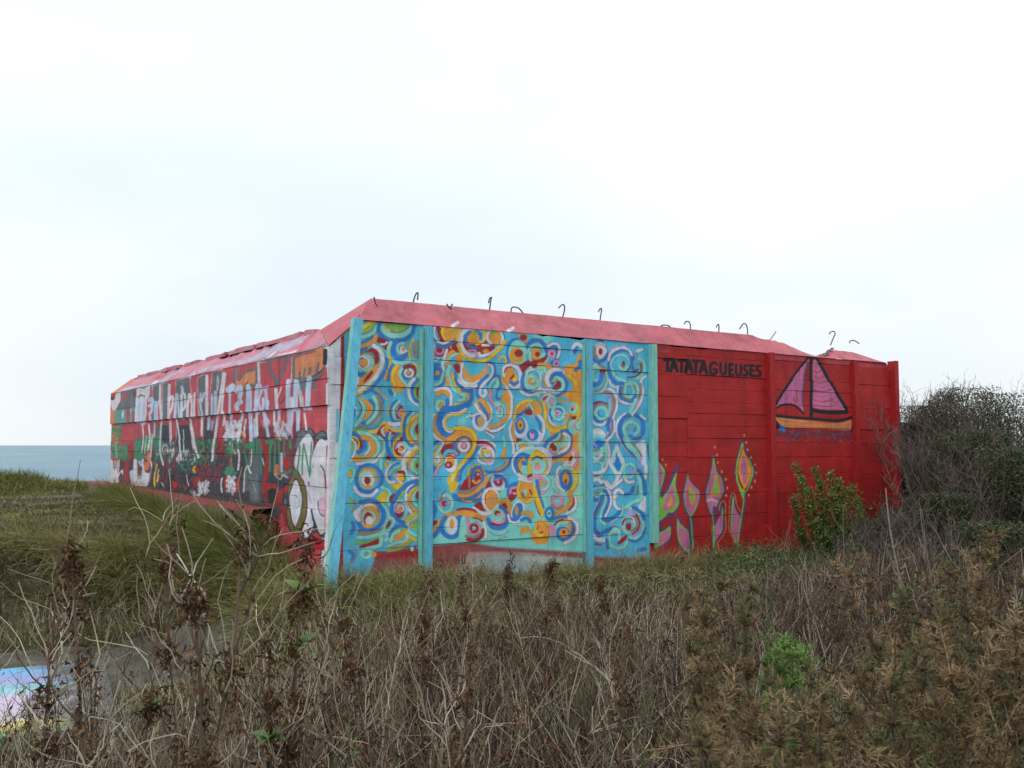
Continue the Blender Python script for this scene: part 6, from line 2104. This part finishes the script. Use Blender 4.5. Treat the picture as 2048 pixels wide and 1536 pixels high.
# 2 dead stalk thicket in front (nobody could count it)
PALE = [(.38, .33, .24), (.29, .24, .165), (.16, .13, .085), (.08, .062, .042), (.48, .43, .35)]
BRN = [(.135, .074, .040), (.085, .046, .027), (.21, .118, .060), (.05, .030, .020)]
g = Geo(); gl = Geo()
def slope(x, y):
    t_ = x / np.maximum(y, .1)
    return np.interp(t_, [-.5, -.25, -.1, .15, .22, .4, .6], [.13, .14, .163, .158, .145, .10, .07])
def stalks(n, x0, x1, y0, y1, h, r0, twigs=3, dens=None, ok=None, seed=1, leaf=1.0, lean=.3, cols=PALE, wts=(2, 3, 4, 5, 1.4), free=0, per=1, spr=.05):
    r = np.random.default_rng(seed)
    p = scatter(n, x0, x1, y0, y1, dens, r, ok)
    if per > 1:                                        # several stems fan out of one root
        p = np.repeat(p, per, 0)
    m_ = len(p); fan = r.normal(0, 1, (m_, 3)) * (1, 1, 0); p = p + fan * (spr if per > 1 else 0)
    H = h * r.uniform(.45, 1.15, m_) * (.75 + .5 * vnoise(p[:, 0] * 1.3, p[:, 1] * 1.3))
    d = r.normal(0, lean, (m_, 3)) + (fan * .28 if per > 1 else 0); d[:, 2] = 1
    lim = EYE - slope(p[:, 0], p[:, 1]) * np.hypot(p[:, 0], p[:, 1]) * r.uniform(.93 - .25 * free, 1.25, m_) - p[:, 2]      # taller growth was trodden down along the sight of the wall
    k = lim > .06; p, d, H, lim = p[k], d[k], H[k], lim[k]; H = np.minimum(H, lim); m_ = len(p)
    P = walk(p, d, H, 6, .13, .05, r); c = pick(m_, cols, wts, r)
    tubes(g, P, r0 * r.uniform(.6, 1.3, m_), r0 * .35, c, 3, r=r)
    for q in range(twigs):
        i = r.integers(2, 5, m_); b0 = P[np.arange(m_), i]; dd = r.normal(0, .75, (m_, 3)); dd[:, 2] = np.abs(dd[:, 2]) * .6 + .75
        T = walk(b0, dd, H * r.uniform(.18, .5, m_), 5, .22, .08, r)
        tubes(g, T, r0 * .5, r0 * .25, c * 1.05, 3, r=r)
    ncl = int(m_ * leaf * .16)                     # withered heads: dense brown clumps on some stems
    if ncl:
        s = r.integers(0, m_, ncl); i = r.integers(3, 6, ncl); b0 = np.repeat(P[s, i], 22, 0) + r.normal(0, 1, (ncl * 22, 3)) * (.013, .013, .040); m2 = len(b0)
        leaves(gl, b0, r.normal(0, .7, (m2, 3)) + (0, 0, -.9), r.uniform(.018, .044, m2), r.uniform(.005, .014, m2), pick(m2, BRN, (3, 3, 2.5, 2), r), .6, .7, r)
    nl = int(m_ * leaf * 4)
    if nl:
        s = r.integers(0, m_, nl); i = r.integers(2, 6, nl); b0 = P[s, i] + r.normal(0, .025, (nl, 3))
        clus = vnoise(b0[:, 0] * 3, b0[:, 1] * 3 + b0[:, 2] * 2) > .45
        b0 = b0[clus]; m2 = len(b0)
        leaves(gl, b0, r.normal(0, 1, (m2, 3)) + (0, 0, -.6), r.uniform(.012, .036, m2), r.uniform(.004, .011, m2), pick(m2, BRN, None, r), .5, .6, r)
hol = lambda x, y: ~(on_slab(x, y) | on_track(x, y)) | (~on_slab(x, y) & (rng.random(len(x)) < .12))
cen = lambda x, y: np.clip(.35 + (x + 1.1) * .8, .12, 1)
stalks(3200, -1.6, 4.2, 5.0, 9.3, .62, .0036, 3, dens=lambda x, y: cen(x, y) * np.clip((10.3 + x * .55 - y) / 1.5, 0, 1), seed=2)
stalks(2200, -2.6, 4.0, 3.4, 5.6, .66, .0034, 3, dens=cen, seed=3)
stalks(600, -1.8, 3.0, 2.2, 3.6, .60, .003, 3, dens=cen, seed=4)
RED = [(.11, .078, .052), (.19, .145, .10), (.05, .034, .024), (.30, .25, .18), (.10, .11, .05)]
stalks(330, -2.4, 4.0, 4.6, 9.0, .8, .0062, 4, seed=31, per=7, spr=.04, cols=RED, wts=(3, 3, 3, 2, 1), leaf=1.2, dens=cen)
stalks(230, -2.0, 3.6, 2.6, 4.6, .8, .0058, 4, seed=32, per=7, spr=.035, cols=RED, wts=(3, 3, 3, 2, 1), leaf=1.2, dens=cen)
stalks(1500, -4.6, -1.0, 3.0, 6.2, .62, .0034, 4, ok=hol, seed=5, dens=lambda x, y: .8)
stalks(1500, -6, -1.5, 8.8, 10.6, .30, .0035, 2, ok=hol, seed=6, leaf=.4)
PUR = [(.065, .044, .040), (.040, .027, .026), (.22, .195, .165), (.10, .075, .062)]
stalks(260, 1.4, 5.6, 4.6, 9.0, .85, .0055, 3, seed=7, per=6, spr=.05, cols=PUR, wts=(4, 4, 1, 2), lean=.14, leaf=.3)
stalks(120, .8, 3.2, 2.8, 4.6, .8, .0050, 3, seed=17, per=6, spr=.05, cols=PUR, wts=(4, 4, 1, 2), lean=.14, leaf=.3)
stalks(1500, -1.5, 6.0, 8.6, 12.6, .42, .0032, 2, seed=8, leaf=.5)
stalks(420, -1.2, 5.2, 7.5, 12.4, .75, .0028, 4, seed=18, leaf=.5, lean=.22, free=1)
STR = [(.42, .35, .21), (.34, .27, .15), (.26, .2, .11)]
stalks(1500, -1.4, 5.0, 8.2, 12.6, .42, .0022, 2, seed=19, leaf=0, lean=.35, free=.6, cols=STR, wts=(1, 1, 1))
tag(g.build('dead_stalks', M_WOOD), kind='stuff')
tag(gl.build('withered_leaves', M_DRY), kind='stuff')
# leaf litter and low brambles under it all
g = Geo()
def carpet(n, x0, x1, y0, y1, cols, hmax, ls, dens=None, ok=None, seed=1, wts=None):
    r = np.random.default_rng(seed); p = scatter(n, x0, x1, y0, y1, dens, r, ok); m_ = len(p)
    p[:, 2] += r.random(m_) ** 1.6 * hmax * (.3 + 1.0 * vnoise(p[:, 0] * 2, p[:, 1] * 2))
    leaves(g, p, r.normal(0, 1, (m_, 3)) * (1, 1, .6), r.uniform(.6, 1.3, m_) * ls, r.uniform(.4, .75, m_) * ls, pick(m_, cols, wts, r), .25, .2, r)
DKG = [(.028, .052, .016), (.044, .075, .022), (.070, .108, .030), (.018, .032, .012), (.10, .14, .042)]
carpet(26000, 2.4, 8, 8.2, 14, DKG, .38, .040, seed=3, dens=lambda x, y: np.clip((x - 1.6) * .6, .05, 1))
carpet(22000, 1.8, 6.5, 4.6, 9.2, DKG, .55, .030, seed=4)
LTG = [(.06, .105, .028), (.09, .15, .035), (.04, .075, .02), (.13, .19, .05)]
carpet(9000, 2.2, 6.0, 8.6, 12.6, LTG, .42, .036, seed=13, dens=lambda x, y: (vnoise(x * 1.4, y * 1.4) > .42) * 1.0)
carpet(17000, -1.4, 4.5, 3.0, 8.6, LTG, .60, .026, seed=14, dens=lambda x, y: (vnoise(x * 2.0 + 9, y * 2.0) > .46) * 1.0)
carpet(5000, -2.2, 2.6, 5.5, 8.6, DKG, .22, .045, seed=5, dens=lambda x, y: (vnoise(x * 1.1 + 4, y * 1.1) > .55) * 1.0)
carpet(7000, -6.5, -2, 8.7, 10.4, [(.045, .065, .02), (.06, .08, .03), (.10, .09, .04)], .10, .022, seed=6)
carpet(14000, -3, 4.5, 2.4, 9, [(.05, .032, .02), (.085, .055, .034), (.03, .02, .014)], .12, .030, seed=7, ok=hol)
tag(g.build('ground_bramble', M_LEAF), kind='stuff')

# 3 tall withered weeds, each a thing of its own
def weed(px, depth, topy, label, seed, n_side=9, green=0, lean=0.0, thick=.007, cluster=1.0, boty=None):
    r = np.random.default_rng(seed)
    base = at_depth(px, 1500, depth); bx, by = base[0], base[1]; bz = float(ground_z(np.array([bx]), np.array([by]))[0])
    tp = at_depth(px, topy, depth); H = max(.35, tp[2] - bz)
    root = empty('withered_weed', (bx, by, bz), label=label, cat='weed', group='tall withered weeds in the foreground')
    g = Geo(); P = walk(np.array([[0, 0, -.03]]), np.array([[lean, r.normal(0, .05), 1.0]]), np.array([H * 1.02]), 12, .055, .06, r)
    stemc = np.array([(.135, .088, .062)]) * r.uniform(.75, 1.2)
    tubes(g, P, [thick], [thick * .35], stemc, 6, r=r)
    pts = P[0]; 
    ti = r.integers(3, 11, n_side); b0 = pts[ti]; d = r.normal(0, .55, (n_side, 3)); d[:, 2] = r.uniform(.6, 1.3, n_side)
    S = walk(b0, d, H * r.uniform(.12, .32, n_side) * (1.15 - ti / 16), 8, .13, .12, r); tubes(g, S, thick * .36, thick * .18, pick(n_side, PALE[:4], (1, 2, 3, 2), r), 4, r=r)
    s = r.integers(0, n_side, n_side * 3); i = r.integers(2, 7, n_side * 3); b1 = S[s, i]; d = r.normal(0, .6, (len(s), 3)); d[:, 2] = np.abs(d[:, 2]) + .6
    S2 = walk(b1, d, H * r.uniform(.06, .17, len(s)), 6, .24, .1, r); tubes(g, S2, thick * .28, thick * .15, pick(len(s), PALE[:2] + PALE[4:], None, r), 3, r=r)
    g.build('stem', M_WOOD, root)
    g = Geo(); nc = int(15 * cluster)
    ci = r.integers(3, 12, nc); cc = pts[ci] + r.normal(0, .012, (nc, 3)); n = nc * 26; q = np.repeat(cc, 26, 0) + r.normal(0, 1, (n, 3)) * (.011, .011, .026)
    leaves(g, q, r.normal(0, .6, (n, 3)) + (0, 0, -.8), r.uniform(.012, .038, n), r.uniform(.003, .011, n), pick(n, BRN, (3, 4, 1.2, 3), r), .6, .7, r)
    n = n_side * 4; s = r.integers(0, n_side, n); i = r.integers(3, 8, n)
    leaves(g, S[s, i] + r.normal(0, .01, (n, 3)), r.normal(0, 1, (n, 3)), r.uniform(.012, .03, n), r.uniform(.005, .012, n), pick(n, BRN, None, r), .6, .7, r)
    g.build('dry_leaves', M_DRY, root)
    for k in range(green):
        g = Geo(); i = r.integers(5, 11); nn = 5
        a = r.uniform(0, 6.28, nn); d = np.stack([np.cos(a), np.sin(a), r.uniform(.2, 1.2, nn)], 1)
        V = []
        for j in range(nn):                       # broad leaves: 3x5 grid, folded
            L0 = r.uniform(.05, .085); dd = nrm(d[j]); sd = nrm(np.cross(dd, [0, 0, 1])); up = np.cross(sd, dd)
            rows = []
            for e in np.linspace(0, 1, 6):
                wv_ = .26 * L0 * math.sin(math.pi * min(.98, e * .93 + .06)) ** .8
                c_ = pts[i] + dd * L0 * e - up * L0 * .35 * e * e
                rows += [c_ - sd * wv_ + up * wv_ * .4, c_, c_ + sd * wv_ + up * wv_ * .4]
            F_i = [(a0 * 3 + b0_, a0 * 3 + b0_ + 1, a0 * 3 + b0_ + 4, a0 * 3 + b0_ + 3) for a0 in range(5) for b0_ in range(2)]
            g.add(rows, F_i, np.array((.11, .19, .035)) * r.uniform(.7, 1.25))
        tag(g.build('green_leaf', M_LEAF, root), 'fresh green leaves on the dead stem')
    return root
W = [
 (30, 2.9, 1180, 'tall dead weed standing at the far left edge of the picture', 1, 7, 0, .05, .006, .7),
 (118, 2.6, 1085, 'dead weed with pale forked twigs, the second from the left edge', 2, 10, 0, .04, .007, 1.0),
 (185, 2.3, 1120, 'dead weed in front of the painted slab with dense dark clusters low on its stem', 3, 11, 0, .02, .008, 1.5),
 (258, 2.7, 1040, 'tallest pale forked dead weed, between the painted slab and the bank', 4, 11, 1, -.03, .007, 1.2),
 (330, 2.2, 1160, 'dead weed leaning right with thick brown stem beside the slab', 5, 9, 1, .16, .008, 1.6),
 (392, 2.8, 1100, 'dead weed with bare whitish tips below the plinth of the graffiti wall', 6, 9, 0, -.02, .006, .9),
 (452, 2.3, 1060, 'dead weed with straight brown stem and rusty leaves right of the slab', 7, 10, 0, .02, .007, 1.5),
 (520, 2.5, 1080, 'dead weed with a tuft of fresh green leaves, left of the leaning beam', 8, 11, 3, .03, .0075, 1.6),
 (560, 3.4, 1130, 'thin dead weed with green leaves standing in front of the leaning beam', 9, 8, 1, .02, .005, .9),
 (700, 3.2, 1180, 'dead weed with dark curled leaves below the leaning beam', 10, 8, 1, .05, .005, 1.0),
 (852, 4.8, 1150, 'dead weed whose dark seed head reaches the second mural panel', 11, 7, 0, -.1, .005, 1.8),
 (930, 5.2, 1120, 'dead weed below the yellow swirls of the large mural panel', 12, 7, 0, .05, .005, 1.2),
 (1040, 5.4, 1110, 'dead weed standing before the bare grey patch under the mural', 13, 7, 0, -.04, .005, 1.4),
 (1090, 5.6, 1100, 'dark dead weed just left of the narrow blue mural panel', 14, 6, 0, .03, .005, 1.8),
 (1290, 4.6, 1160, 'dead weed with brown leaves below the end of the blue mural', 15, 7, 0, -.05, .005, 1.2),
 (1180, 3.0, 1260, 'dead weed with stout brown stem in the middle foreground', 16, 8, 0, .12, .007, .9),
 (800, 2.4, 1290, 'dead weed with stout stem leaning right in the lower middle', 17, 8, 0, .18, .007, .8),
 (640, 2.6, 1250, 'dead weed with pale twigs low in the left middle foreground', 18, 8, 1, -.05, .006, 1.0),
]
for a in W: weed(a[0], a[1], a[2], a[3], a[4] + 40, a[5], a[6], a[7], a[8], a[9])
# bare canes on the right
def cane(px, depth, topy, label, seed, lean=0., r0=.006, col=(.14, .11, .095)):
    r = np.random.default_rng(seed); base = at_depth(px, 1400, depth); bx, by = base[:2]; bz = float(ground_z(np.array([bx]), np.array([by]))[0])
    H = max(.4, at_depth(px, topy, depth)[2] - bz)
    g = Geo(); P = walk(np.array([[0, 0, -.03]]), np.array([[lean, .02, 1.0]]), np.array([H]), 12, .035, .03, r); tubes(g, P, [r0], [r0 * .45], [col], 6, r=r)
    n = 5; i = r.integers(4, 11, n); d = r.normal(0, .5, (n, 3)); d[:, 2] = r.uniform(.6, 1.2, n)
    S = walk(P[0][i], d, H * r.uniform(.06, .22, n), 6, .1, .1, r); tubes(g, S, r0 * .45, r0 * .2, [col], 4, r=r)
    o = g.build('bare_cane', M_WOOD); o.location = (bx, by, bz)
    tag(o, label, 'dead stem', 'bare canes at the right')
CN = [(1405, 7.4, 1010, 'thin dark cane rising in front of the painted flowers', 0, .004, (.05, .035, .035)), (1555, 7.6, 1040, 'thin bare cane in front of the red wall, just right of the red post', .0, .004, (.06, .04, .04)),
      (1655, 6.2, 1060, 'bare cane crossing the left side of the evergreen shrub', -.16, .0055, (.12, .09, .08)), (1688, 7.0, 1000, 'upright bare cane beside the evergreen shrub', .02, .005, (.16, .12, .09)),
      (1620, 5.2, 1110, 'straight pale cane under the evergreen shrub', .0, .0048, (.24, .21, .18)), (1760, 7.2, 1030, 'forked thin cane before the end post of the wall', .02, .004, (.07, .05, .045)),
      (1868, 5.8, 960, 'thick pale cane leaning left beside the wall end', -.10, .009, (.22, .185, .16)), (1905, 5.4, 1000, 'grey cane in the brambles right of the wall end', -.05, .007, (.18, .15, .13)),
      (1945, 5.0, 1120, 'dark cane rising among the brambles at right', .05, .006, (.09, .07, .06)), (1985, 4.4, 1040, 'pale cane leaning right near the right edge', .08, .0065, (.26, .22, .2)),
      (2030, 4.6, 1130, 'grey cane at the right edge of the picture', .02, .007, (.2, .17, .15)), (1730, 5.0, 1120, 'short pale cane under the end of the red wall', .0, .005, (.22, .19, .16)),
      (1560, 4.4, 1150, 'short dark cane above the green gorse sprig', .03, .005, (.08, .055, .05)), (1480, 4.8, 1170, 'brown cane left of the green gorse sprig', -.05, .005, (.12, .08, .06))]
for k, c_ in enumerate(CN): cane(c_[0], c_[1], c_[2], c_[3], 90 + k, c_[4], c_[5], c_[6])

# 4 gorse in the right foreground
def gorse(px, topy, depth, label, seed, wtips, brown=1.0, spread=.35, nb=7):
    """a few main shoots, each packed with spines; wtips = list of (px, py) shoot tips"""
    r = np.random.default_rng(seed); bx, by = at_depth(px, 1500, depth)[:2]; bz = float(ground_z(np.array([bx]), np.array([by]))[0])
    O0 = np.array([bx, by, bz]); root = empty('gorse_bush', tuple(O0), label=label, cat='gorse bush', group='gorse bushes in the right foreground')
    g = Geo(); gs = Geo(); gg = Geo(); has_green = False
    for k, (tx, ty, gr, th) in enumerate(wtips):
        tip = at_depth(tx, ty, depth + r.uniform(-.12, .12)) - O0; st = np.array([r.normal(0, spread * .4), r.normal(0, spread * .4), -.02])
        mid = st * .35 + tip * .65 + np.array([0, 0, -.02]) + r.normal(0, .03, 3)
        Q = _spline(np.array([st, (st + mid) / 2 + r.normal(0, .03, 3) , mid, tip]), False, 8); tubes(g, Q[None], [.007], [.002], [(.12, .085, .06)], 5, r=r)
        n1 = 40; ii = (len(Q) * (1 - .48 * r.random(n1) ** 1.2)).astype(int).clip(2, len(Q) - 1); ax = nrm(np.gradient(Q, axis=0))
        d = ax[ii] * .75 + r.normal(0, .7, (n1, 3)); TW = walk(Q[ii], d, r.uniform(.025, .075, n1) * th, 6, .08, .04, r); tubes(g, TW, .0022, .001, pick(n1, [(.15, .10, .065), (.2, .14, .09)], None, r), 3, r=r)
        allp = np.concatenate([TW.reshape(-1, 3), np.repeat(Q[len(Q) // 2:], 3, 0)]); T = nrm(np.concatenate([np.gradient(TW, axis=1).reshape(-1, 3), np.repeat(ax[len(Q) // 2:], 3, 0)]))
        tw_id = np.concatenate([np.repeat(np.arange(n1), 6), np.full(len(allp) - n1 * 6, n1)])
        pal_ = [(.20, .135, .068), (.13, .092, .048), (.27, .195, .11), (.075, .064, .034), (.095, .11, .045)] if gr != 1 else [(.10, .20, .04), (.15, .27, .055), (.07, .14, .032)]
        tc_l = pick(n1 + 1, pal_, (3, 3, 1.6, 2.4, 1.2 + 3 * (gr == .5)) if gr != 1 else None, r) * r.uniform(.75, 1.25, (n1 + 1, 1))
        n2 = len(allp) * 11; j = r.integers(0, len(allp), n2); p = allp[j] + r.normal(0, .0015, (n2, 3))
        rad = nrm(np.cross(T[j], r.normal(0, 1, (n2, 3)))); dd = nrm(rad + T[j] * r.uniform(.2, 1.1, n2)[:, None])          # spines stand out all round the twig
        ln = r.uniform(.009, .021, n2)[:, None]
        P = np.stack([p, p + dd * ln * .5, p + dd * ln], 1); cols = tc_l[tw_id[j]]
        if gr == 1: has_green = True
        blades(gg if gr == 1 else gs, P, .00125 * r.uniform(.7, 1.3, n2), cols * .8, tip=cols * 1.6, r=r)
    g.build('branches', M_WOOD, root)
    if gs.n: gs.build('spines', M_DRY, root)
    if has_green: tag(gg.build('green_sprig', M_LEAF, root), 'bright green living sprig')
    return root
gorse(1420, 1190, 2.3, 'brown dead gorse bush at the left of the gorse patch, tips near the grey block', 1, [(1400, 1190, 0, 1), (1375, 1215, 0, .8), (1440, 1180, 0, .8), (1410, 1250, 0, .9), (1400, 1340, 0, .9), (1450, 1400, 0, .9)])
gorse(1500, 1180, 2.1, 'gorse bush with a pale fluffy spike and a bright green sprig', 2, [(1505, 1180, .5, .8), (1490, 1250, .5, .9), (1560, 1300, 1, 1.1), (1600, 1320, 1, 1.0), (1530, 1330, 1, 1.0), (1580, 1370, 1, 1.0), (1470, 1330, .5, 1), (1640, 1380, 0, 1)])
gorse(1800, 1150, 2.0, 'large brown gorse bush with a long shoot pointing up to the left', 3, [(1700, 1152, 0, 1.2), (1740, 1170, 0, 1.2), (1800, 1210, .5, 1.2), (1840, 1250, .5, 1.3), (1760, 1300, 0, 1.2), (1860, 1330, 0, 1.3)])
gorse(1930, 1080, 1.9, 'tall brown gorse bush whose shoots climb towards the upper right', 4, [(1985, 1075, 0, 1.2), (1960, 1110, 0, 1.2), (1900, 1150, 0, 1.2), (1930, 1180, 0, 1.3), (1890, 1240, .5, 1.3), (1960, 1260, 0, 1.3), (2010, 1280, 0, 1.3), (1920, 1330, 0, 1.4)])
gorse(2040, 1200, 1.8, 'brown gorse bush cut by the right edge of the picture', 5, [(2060, 1180, 0, 1.2), (2030, 1260, 0, 1.3), (2070, 1320, 0, 1.3), (2000, 1350, 0, 1.4), (1990, 1440, 0, 1.4), (2050, 1420, 0, 1.4)])
gorse(1850, 1380, 1.5, 'low gorse bush with greenish tips at the bottom right', 6, [(1850, 1340, .5, 1.3), (1780, 1380, .5, 1.3), (1900, 1370, 0, 1.3), (1820, 1430, .5, 1.4), (1950, 1400, 0, 1.4), (1720, 1440, 0, 1.3), (1880, 1460, .5, 1.4), (2000, 1480, 0, 1.4)])
gorse(1560, 1400, 1.4, 'rusty gorse bush at the bottom edge left of the green sprig', 7, [(1440, 1430, 0, 1.2), (1500, 1460, 0, 1.3), (1560, 1490, .5, 1.3), (1640, 1440, 0, 1.3), (1690, 1480, 0, 1.4), (1600, 1420, 0, 1.2), (1400, 1490, 0, 1.2)])

# 5 evergreen shrub against the red wall
def shrub():
    r = np.random.default_rng(77); base = at_depth(1665, 1130, 12.1); bz = float(ground_z(np.array([base[0]]), np.array([base[1]]))[0])
    O0 = np.array([base[0], base[1], bz]); root = empty('evergreen_shrub', tuple(O0), label='bright green leafy shrub growing against the red wall under the painted boat', cat='shrub')
    g = Geo(); gl = Geo()
    tips = [(1592, 935, .0), (1602, 960, 0), (1630, 938, 0), (1640, 965, 0), (1662, 950, 0), (1676, 962, 0), (1690, 980, 0), (1706, 975, 0), (1716, 1000, 0), (1722, 1020, 0), (1590, 1000, 0), (1610, 1010, 0), (1650, 1000, 0), (1680, 1020, 0),
            (1735, 1045, 0), (1600, 1060, 0), (1640, 1050, 0), (1700, 1060, 0), (1750, 1070, 0), (1770, 1078, 0), (1620, 985, 0), (1668, 990, 0), (1655, 1070, 0), (1720, 1085, 0)]
    for tx, ty, _ in tips:
        tip = at_depth(tx, ty, 12.1 + r.uniform(-.25, .2)) - O0; st = np.array([tip[0] * .45, r.normal(0, .08), 0])
        Q = _spline(np.array([st, st * .5 + tip * .5 + r.normal(0, .03, 3), tip]), False, 8); tubes(g, Q[None], [.008], [.003], [(.09, .075, .05)], 4, r=r)
        n = 260; j = (len(Q) * (1 - .8 * r.random(n) ** 1.3)).astype(int).clip(1, len(Q) - 1); p = Q[j] + r.normal(0, .026, (n, 3)) * (1, 1, .9)
        c = pick(n, [(.095, .165, .032), (.15, .23, .050), (.060, .105, .026), (.20, .28, .08)], (3, 3, 3, 1), r)
        leaves(gl, p, r.normal(0, .8, (n, 3)) + (0, 0, .5), r.uniform(.03, .06, n), r.uniform(.018, .032, n), c, .25, .2, r)
    g.build('stems', M_WOOD, root); gl.build('leaves', M_LEAF, root)
shrub()
# 6 thicket on the mound at the right: five overlapping bushes
def thorn_bush(px, depth, topy, rx, label, seed, green=.5, ntw=220):
    r = np.random.default_rng(seed); b0 = at_depth(px, 1000, depth); bz = float(ground_z(b0[:1], b0[1:2])[0]); O0 = np.array([b0[0], b0[1], bz])
    H = at_depth(px, topy, depth)[2] - bz; root = empty('thorn_bush', tuple(O0), label=label, cat='bush', group='bushes on the mound right of the bunker')
    g = Geo(); n = 46; p = np.stack([r.normal(0, rx * .35, n), r.normal(0, rx * .3, n), np.zeros(n)], 1); d = np.stack([p[:, 0] / rx * .8, p[:, 1] / rx * .6, np.ones(n)], 1) + r.normal(0, .12, (n, 3))
    P = walk(p, d, H * r.uniform(.55, .97, n), 9, .07, .03, r); tubes(g, P, .011, .003, pick(n, [(.085, .065, .055), (.12, .095, .08), (.06, .045, .04)], None, r), 4, r=r)
    s = r.integers(0, n, ntw * 3); i = r.integers(3, 9, len(s)); dd = r.normal(0, .7, (len(s), 3)); dd[:, 2] = np.abs(dd[:, 2]) * .8 + .5
    T = walk(P[s, i], dd, r.uniform(.10, .34, len(s)), 6, .13, .06, r); tubes(g, T, .0032, .0014, pick(len(s), [(.10, .075, .07), (.15, .115, .10), (.065, .05, .045)], None, r), 3, r=r)
    s2 = r.integers(0, len(s), ntw * 5); T2 = walk(T[s2, r.integers(2, 6, len(s2))], r.normal(0, .7, (len(s2), 3)) + (0, 0, .6), r.uniform(.05, .14, len(s2)), 4, .15, .05, r); tubes(g, T2, .0018, .001, pick(len(s2), [(.10, .075, .07), (.15, .115, .10)], None, r), 3, r=r)
    g.build('branches', M_WOOD, root)
    g = Geo(); n = int(9500 * green); 
    hh = r.random(n) ** .8 * H * .93; rad = rx * (.62 - .22 * hh / H) ; a = r.uniform(0, 6.28, n); q = np.sqrt(r.random(n))
    p = np.stack([np.cos(a) * rad * q, np.sin(a) * rad * q * .8, hh], 1)
    kk = vnoise(p[:, 0] * 4 + seed, p[:, 2] * 4 + p[:, 1] * 3) > .36; kk &= r.random(n) < np.clip(1.5 - .95 * p[:, 2] / H, .12, 1); p = p[kk]; m_ = len(p)
    leaves(g, p, r.normal(0, 1, (m_, 3)), r.uniform(.018, .042, m_), r.uniform(.012, .026, m_), pick(m_, DKG + [(.09, .065, .04)], (3, 3, 2, 3, .6, 5), r), .25, .2, r)
    g.build('leaves', M_LEAF, root)
thorn_bush(1818, 14.9, 835, .55, 'narrow dark bush filling the gap right behind the end post of the red wall', 13, 1.2)
thorn_bush(1850, 15.6, 800, .9, 'twiggy dark thorn bush directly behind the wall end post', 1, 1.0)
thorn_bush(1885, 14.6, 775, .8, 'twiggy thorn bush between the wall end and the highest bush', 12, 1.0)
thorn_bush(1945, 13.8, 762, 1.1, 'highest bare twigged thorn bush on the mound', 2, 1.0)
thorn_bush(2035, 12.6, 770, 1.2, 'thorn bush at the right edge on top of the mound', 3, 1.0)
thorn_bush(1908, 12.4, 860, .6, 'dark leafy bramble bush at the foot of the wall end', 4, 1.3)
thorn_bush(1950, 11.2, 850, 1.0, 'dark green bramble bush in front of the bare thorn bushes', 5, 1.6)
thorn_bush(2040, 9.8, 880, 1.0, 'dense dark bramble bush at the right edge below the mound top', 6, 1.6)
thorn_bush(1900, 9.6, 975, .7, 'low dark bramble bush in front of the mound', 7, 1.5, 120)
thorn_bush(1990, 7.6, 1030, .8, 'low dark bramble bush behind the tall gorse', 8, 1.5, 120)
thorn_bush(1778, 11.6, 1040, .5, 'small dark bramble between the green shrub and the end post', 14, 1.5, 120)
thorn_bush(1800, 9.8, 1075, .6, 'low bramble bush with small green leaves below the red end wall', 9, 1.5, 120)
